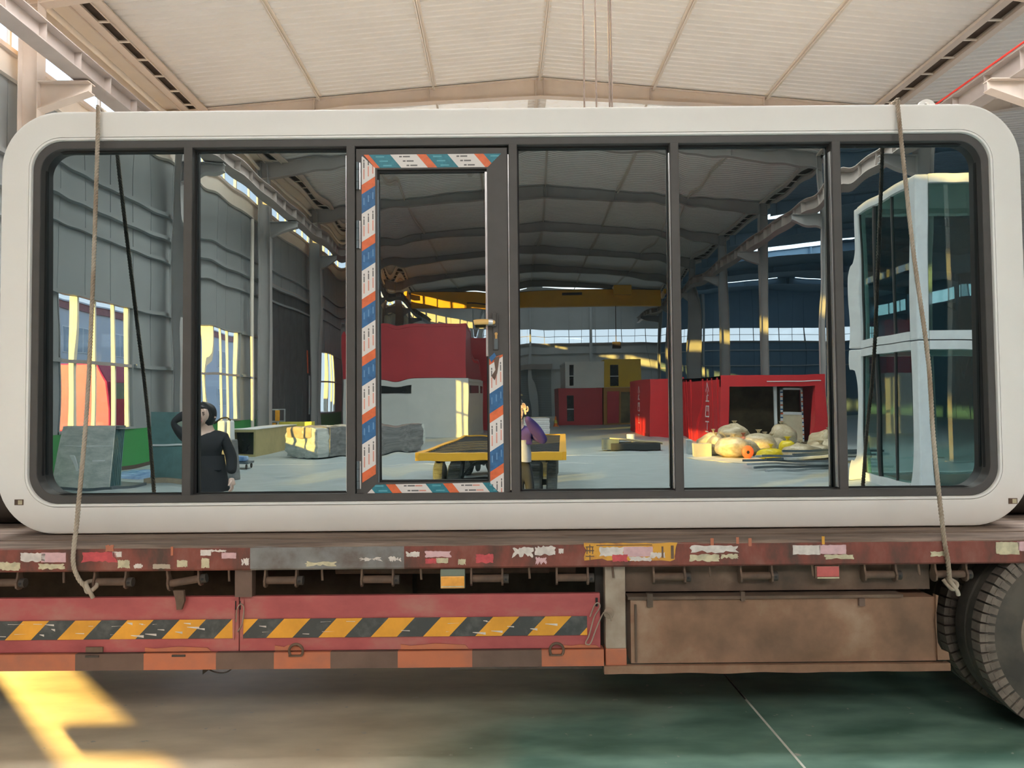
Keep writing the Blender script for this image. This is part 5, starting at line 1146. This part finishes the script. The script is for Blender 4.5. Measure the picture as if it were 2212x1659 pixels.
def hand(par, wrist, dirv, side, palm_n, curl=.5, s=1.0):
    """palm and five separate bent fingers grown from the wrist"""
    w_ = Vector(wrist); d = Vector(dirv).normalized(); n = Vector(palm_n).normalized(); n = (n - d*n.dot(d)).normalized(); l = d.cross(n)*side
    verts = []; edges = []
    def addv(p, r): verts.append((*p, r)); return len(verts)-1
    a = addv(w_, (.021*s, .018*s)); b_ = addv(w_ + d*.045*s, (.030*s, .016*s)); c_ = addv(w_ + d*.085*s, (.032*s, .014*s)); edges += [(a, b_), (b_, c_)]
    o = skin('hand', verts, edges, 'skin', par, 2)
    for k, (off, ln) in enumerate(((.030, .070), (.010, .080), (-.010, .075), (-.029, .058))):
        p = w_ + d*.082*s + l*off*s; ang = 0; vv = [(*(p - d*.02*s), .0085*s)]; q = p
        for seg in range(3):
            ang += curl*(.5 if seg == 0 else .8); dd = d*cos(ang) + n*sin(ang); q = q + dd*ln*s*(.45, .32, .23)[seg]; vv.append((*q, (.0088-.0010*seg)*s))
        skin('finger', vv, [(0, 1), (1, 2), (2, 3)], 'skin', o, 1)
    p = w_ + d*.030*s + l*.024*s; t1 = p + (d*.6 + l*.8).normalized()*.035*s; t2 = t1 + (d*.85 + l*.35 + n*.35).normalized()*.030*s; t3 = t2 + (d*.95 + n*.4).normalized()*.022*s
    skin('thumb', [(*p, .012*s), (*t1, .0105*s), (*t2, .0095*s), (*t3, .008*s)], [(0, 1), (1, 2), (2, 3)], 'skin', o, 1)
    return o
def person(label, loc, rotz, arms, coat, hem, trous, hair_len, height=1.74, head_tilt=0, shirt=None):
    e = thing('person', label, 'person', loc, rotz); k = height/1.74
    V = [(0, 0, .93*k, (.120, .085)), (0, .01, 1.08*k, (.115, .085)), (0, .0, 1.25*k, (.155, .11)), (0, -.01, 1.40*k, (.150, .10)), (0, -.01, 1.47*k, (.075, .065)), (0, .0, 1.53*k, .052), (0, .015, 1.60*k, .055)]
    E_ = [(0, 1), (1, 2), (2, 3), (3, 4), (4, 5), (5, 6)]
    for s_ in (-1, 1):
        b0 = len(V); V += [(s_*.09, 0, .86*k, (.062, .062)), (s_*.10, .012, .48*k, .044), (s_*.105, -.02, .10*k, .034), (s_*.11, .08, .040, (.034, .026))]; E_ += [(0, b0), (b0, b0+1), (b0+1, b0+2), (b0+2, b0+3)]
    body = skin('body', V, E_, 'skin', e)
    TV = [(0, 0, .95*k, (.162, .118)), (0, .005, 1.10*k, (.150, .112))]; TE = [(0, 1)]
    for s_ in (-1, 1):
        b0 = len(TV); TV += [(s_*.09, 0, .84*k, (.105, .105)), (s_*.10, .012, .48*k, .078), (s_*.105, -.02, .08*k, .064)]; TE += [(0, b0), (b0, b0+1), (b0+1, b0+2)]
        sub('shoe', MB().prism([(-.045, -.09), (.045, -.09), (.05, .10), (.025, .17), (-.025, .17), (-.05, .10)], lambda u, v, w_, s_=s_: (s_*.108+u, v, w_), 0.0, .075), 'coat_black', e, bevel=.02)
    skin('trousers', TV, TE, trous, e)
    # coat: one continuous garment from collar to hem with both sleeves
    C = [(0, -.005, 1.12*k, (.160, .118)), (0, 0, 1.26*k, (.175, .125)), (0, -.01, 1.39*k, (.165, .110)), (0, -.005, 1.50*k, (.075, .070)), (0, -.005, hem+.12, (.185, .135)), (0, -.005, hem, (.195, .14))]
    CE = [(0, 1), (1, 2), (2, 3), (0, 4), (4, 5)]
    for s_, (el, wr) in zip((-1, 1), arms):
        b0 = len(C); C += [(s_*.185*k, -.01, 1.405*k, .072), (*el, .058), (*wr, .044)]; CE += [(2, b0), (b0, b0+1), (b0+1, b0+2)]
    skin('coat', C, CE, coat, e)
    if shirt: sub('shirt_hem', MB().lathe([(.162, hem-.08), (.168, hem+.02), (.160, hem+.12), (.150, hem+.20)], 20, 'Z'), shirt, e, smooth=50)
    head(e, (0, .02, 1.66*k), head_tilt, hair_len)
    return e
pw = person('person in a black coat, one arm raised to the head, watching the cabin', (-3.30, -3.55, 0), 0.0,
            [((-.37, .02, 1.58), (-.13, -.03, 1.70)), ((.26, -.02, 1.20), (.285, .07, 1.02))], 'coat_black', .95, 'trousers_grey', .10, 1.74, R(-3))
hand(pw, (.29, .085, .985), (.12, .25, -1), 1, (-1, .2, 0), .35); hand(pw, (-.12, -.03, 1.71), (.8, -.25, .4), -1, (0, .3, -1), .6)
mb = MB(); n = 28
mb.rings([[(rx*cos(2*pi*i/n), ry*sin(2*pi*i/n), z) for i in range(n)] for rx, ry, z in ((.185, .135, 1.22), (.205, .150, 1.10), (.222, .165, .96), (.235, .175, .84), (.225, .165, .84))])
sub('coat_skirt', mb, 'coat_black', pw, smooth=50)
for k in range(5): sub('coat_button', MB().lathe([(.001, -.004), (.010, -.003), (.011, .002)], 10, 'Y', (0, .150, 1.0+.085*k)), 'steel', pw)
ph_ = Q @ Vector((0, -DIST-.03, 0))
px_ = person('person in a purple jacket holding up a phone, behind the yellow cart reflection', (.02, -4.80, 0), 0.0,
            [((-.30, .10, 1.24), (-.10, .28, 1.58)), ((.29, .10, 1.27), (.10, .28, 1.58))], 'coat_purple', 1.10, 'trousers_black', .03, 1.72, 0, 'shirt_grey')
hand(px_, (.10, .29, 1.60), (-.25, .15, 1), -1, (-.6, 1, 0), .55); hand(px_, (-.10, .29, 1.60), (.25, .15, 1), 1, (.6, 1, 0), .55)
o = MB().box(-.080, .080, -.0045, .0045, -.037, .037).build('smartphone', 'phone_black', loc=(ph_.x, ph_.y, HC), rot=(R(2), 0, YAW), bevel=.003)
tag(o, 'black phone held up level by the person in purple', 'phone'); MB().lathe([(.001, .0), (.006, .0), (.007, -.002)], 12, 'Y', (.06, .0065, .02)).build('lens', 'glass_black', o)

# unseen sheet added to cut off the left side of the sun patch
o = MB().obox((0, 0, 1.3), (.03, 2.75, 2.6), Matrix.Rotation(R(-3), 3, 'Y')).build('sun_blocker', 'timber', loc=(-10.15, 6.95, 0)); tag(o, 'unseen sheet added at the side window to shape the sun patch', 'board'); MB().box(.085, .115, -1.3, 1.3, .9, .98).build('batten', 'timber', o)
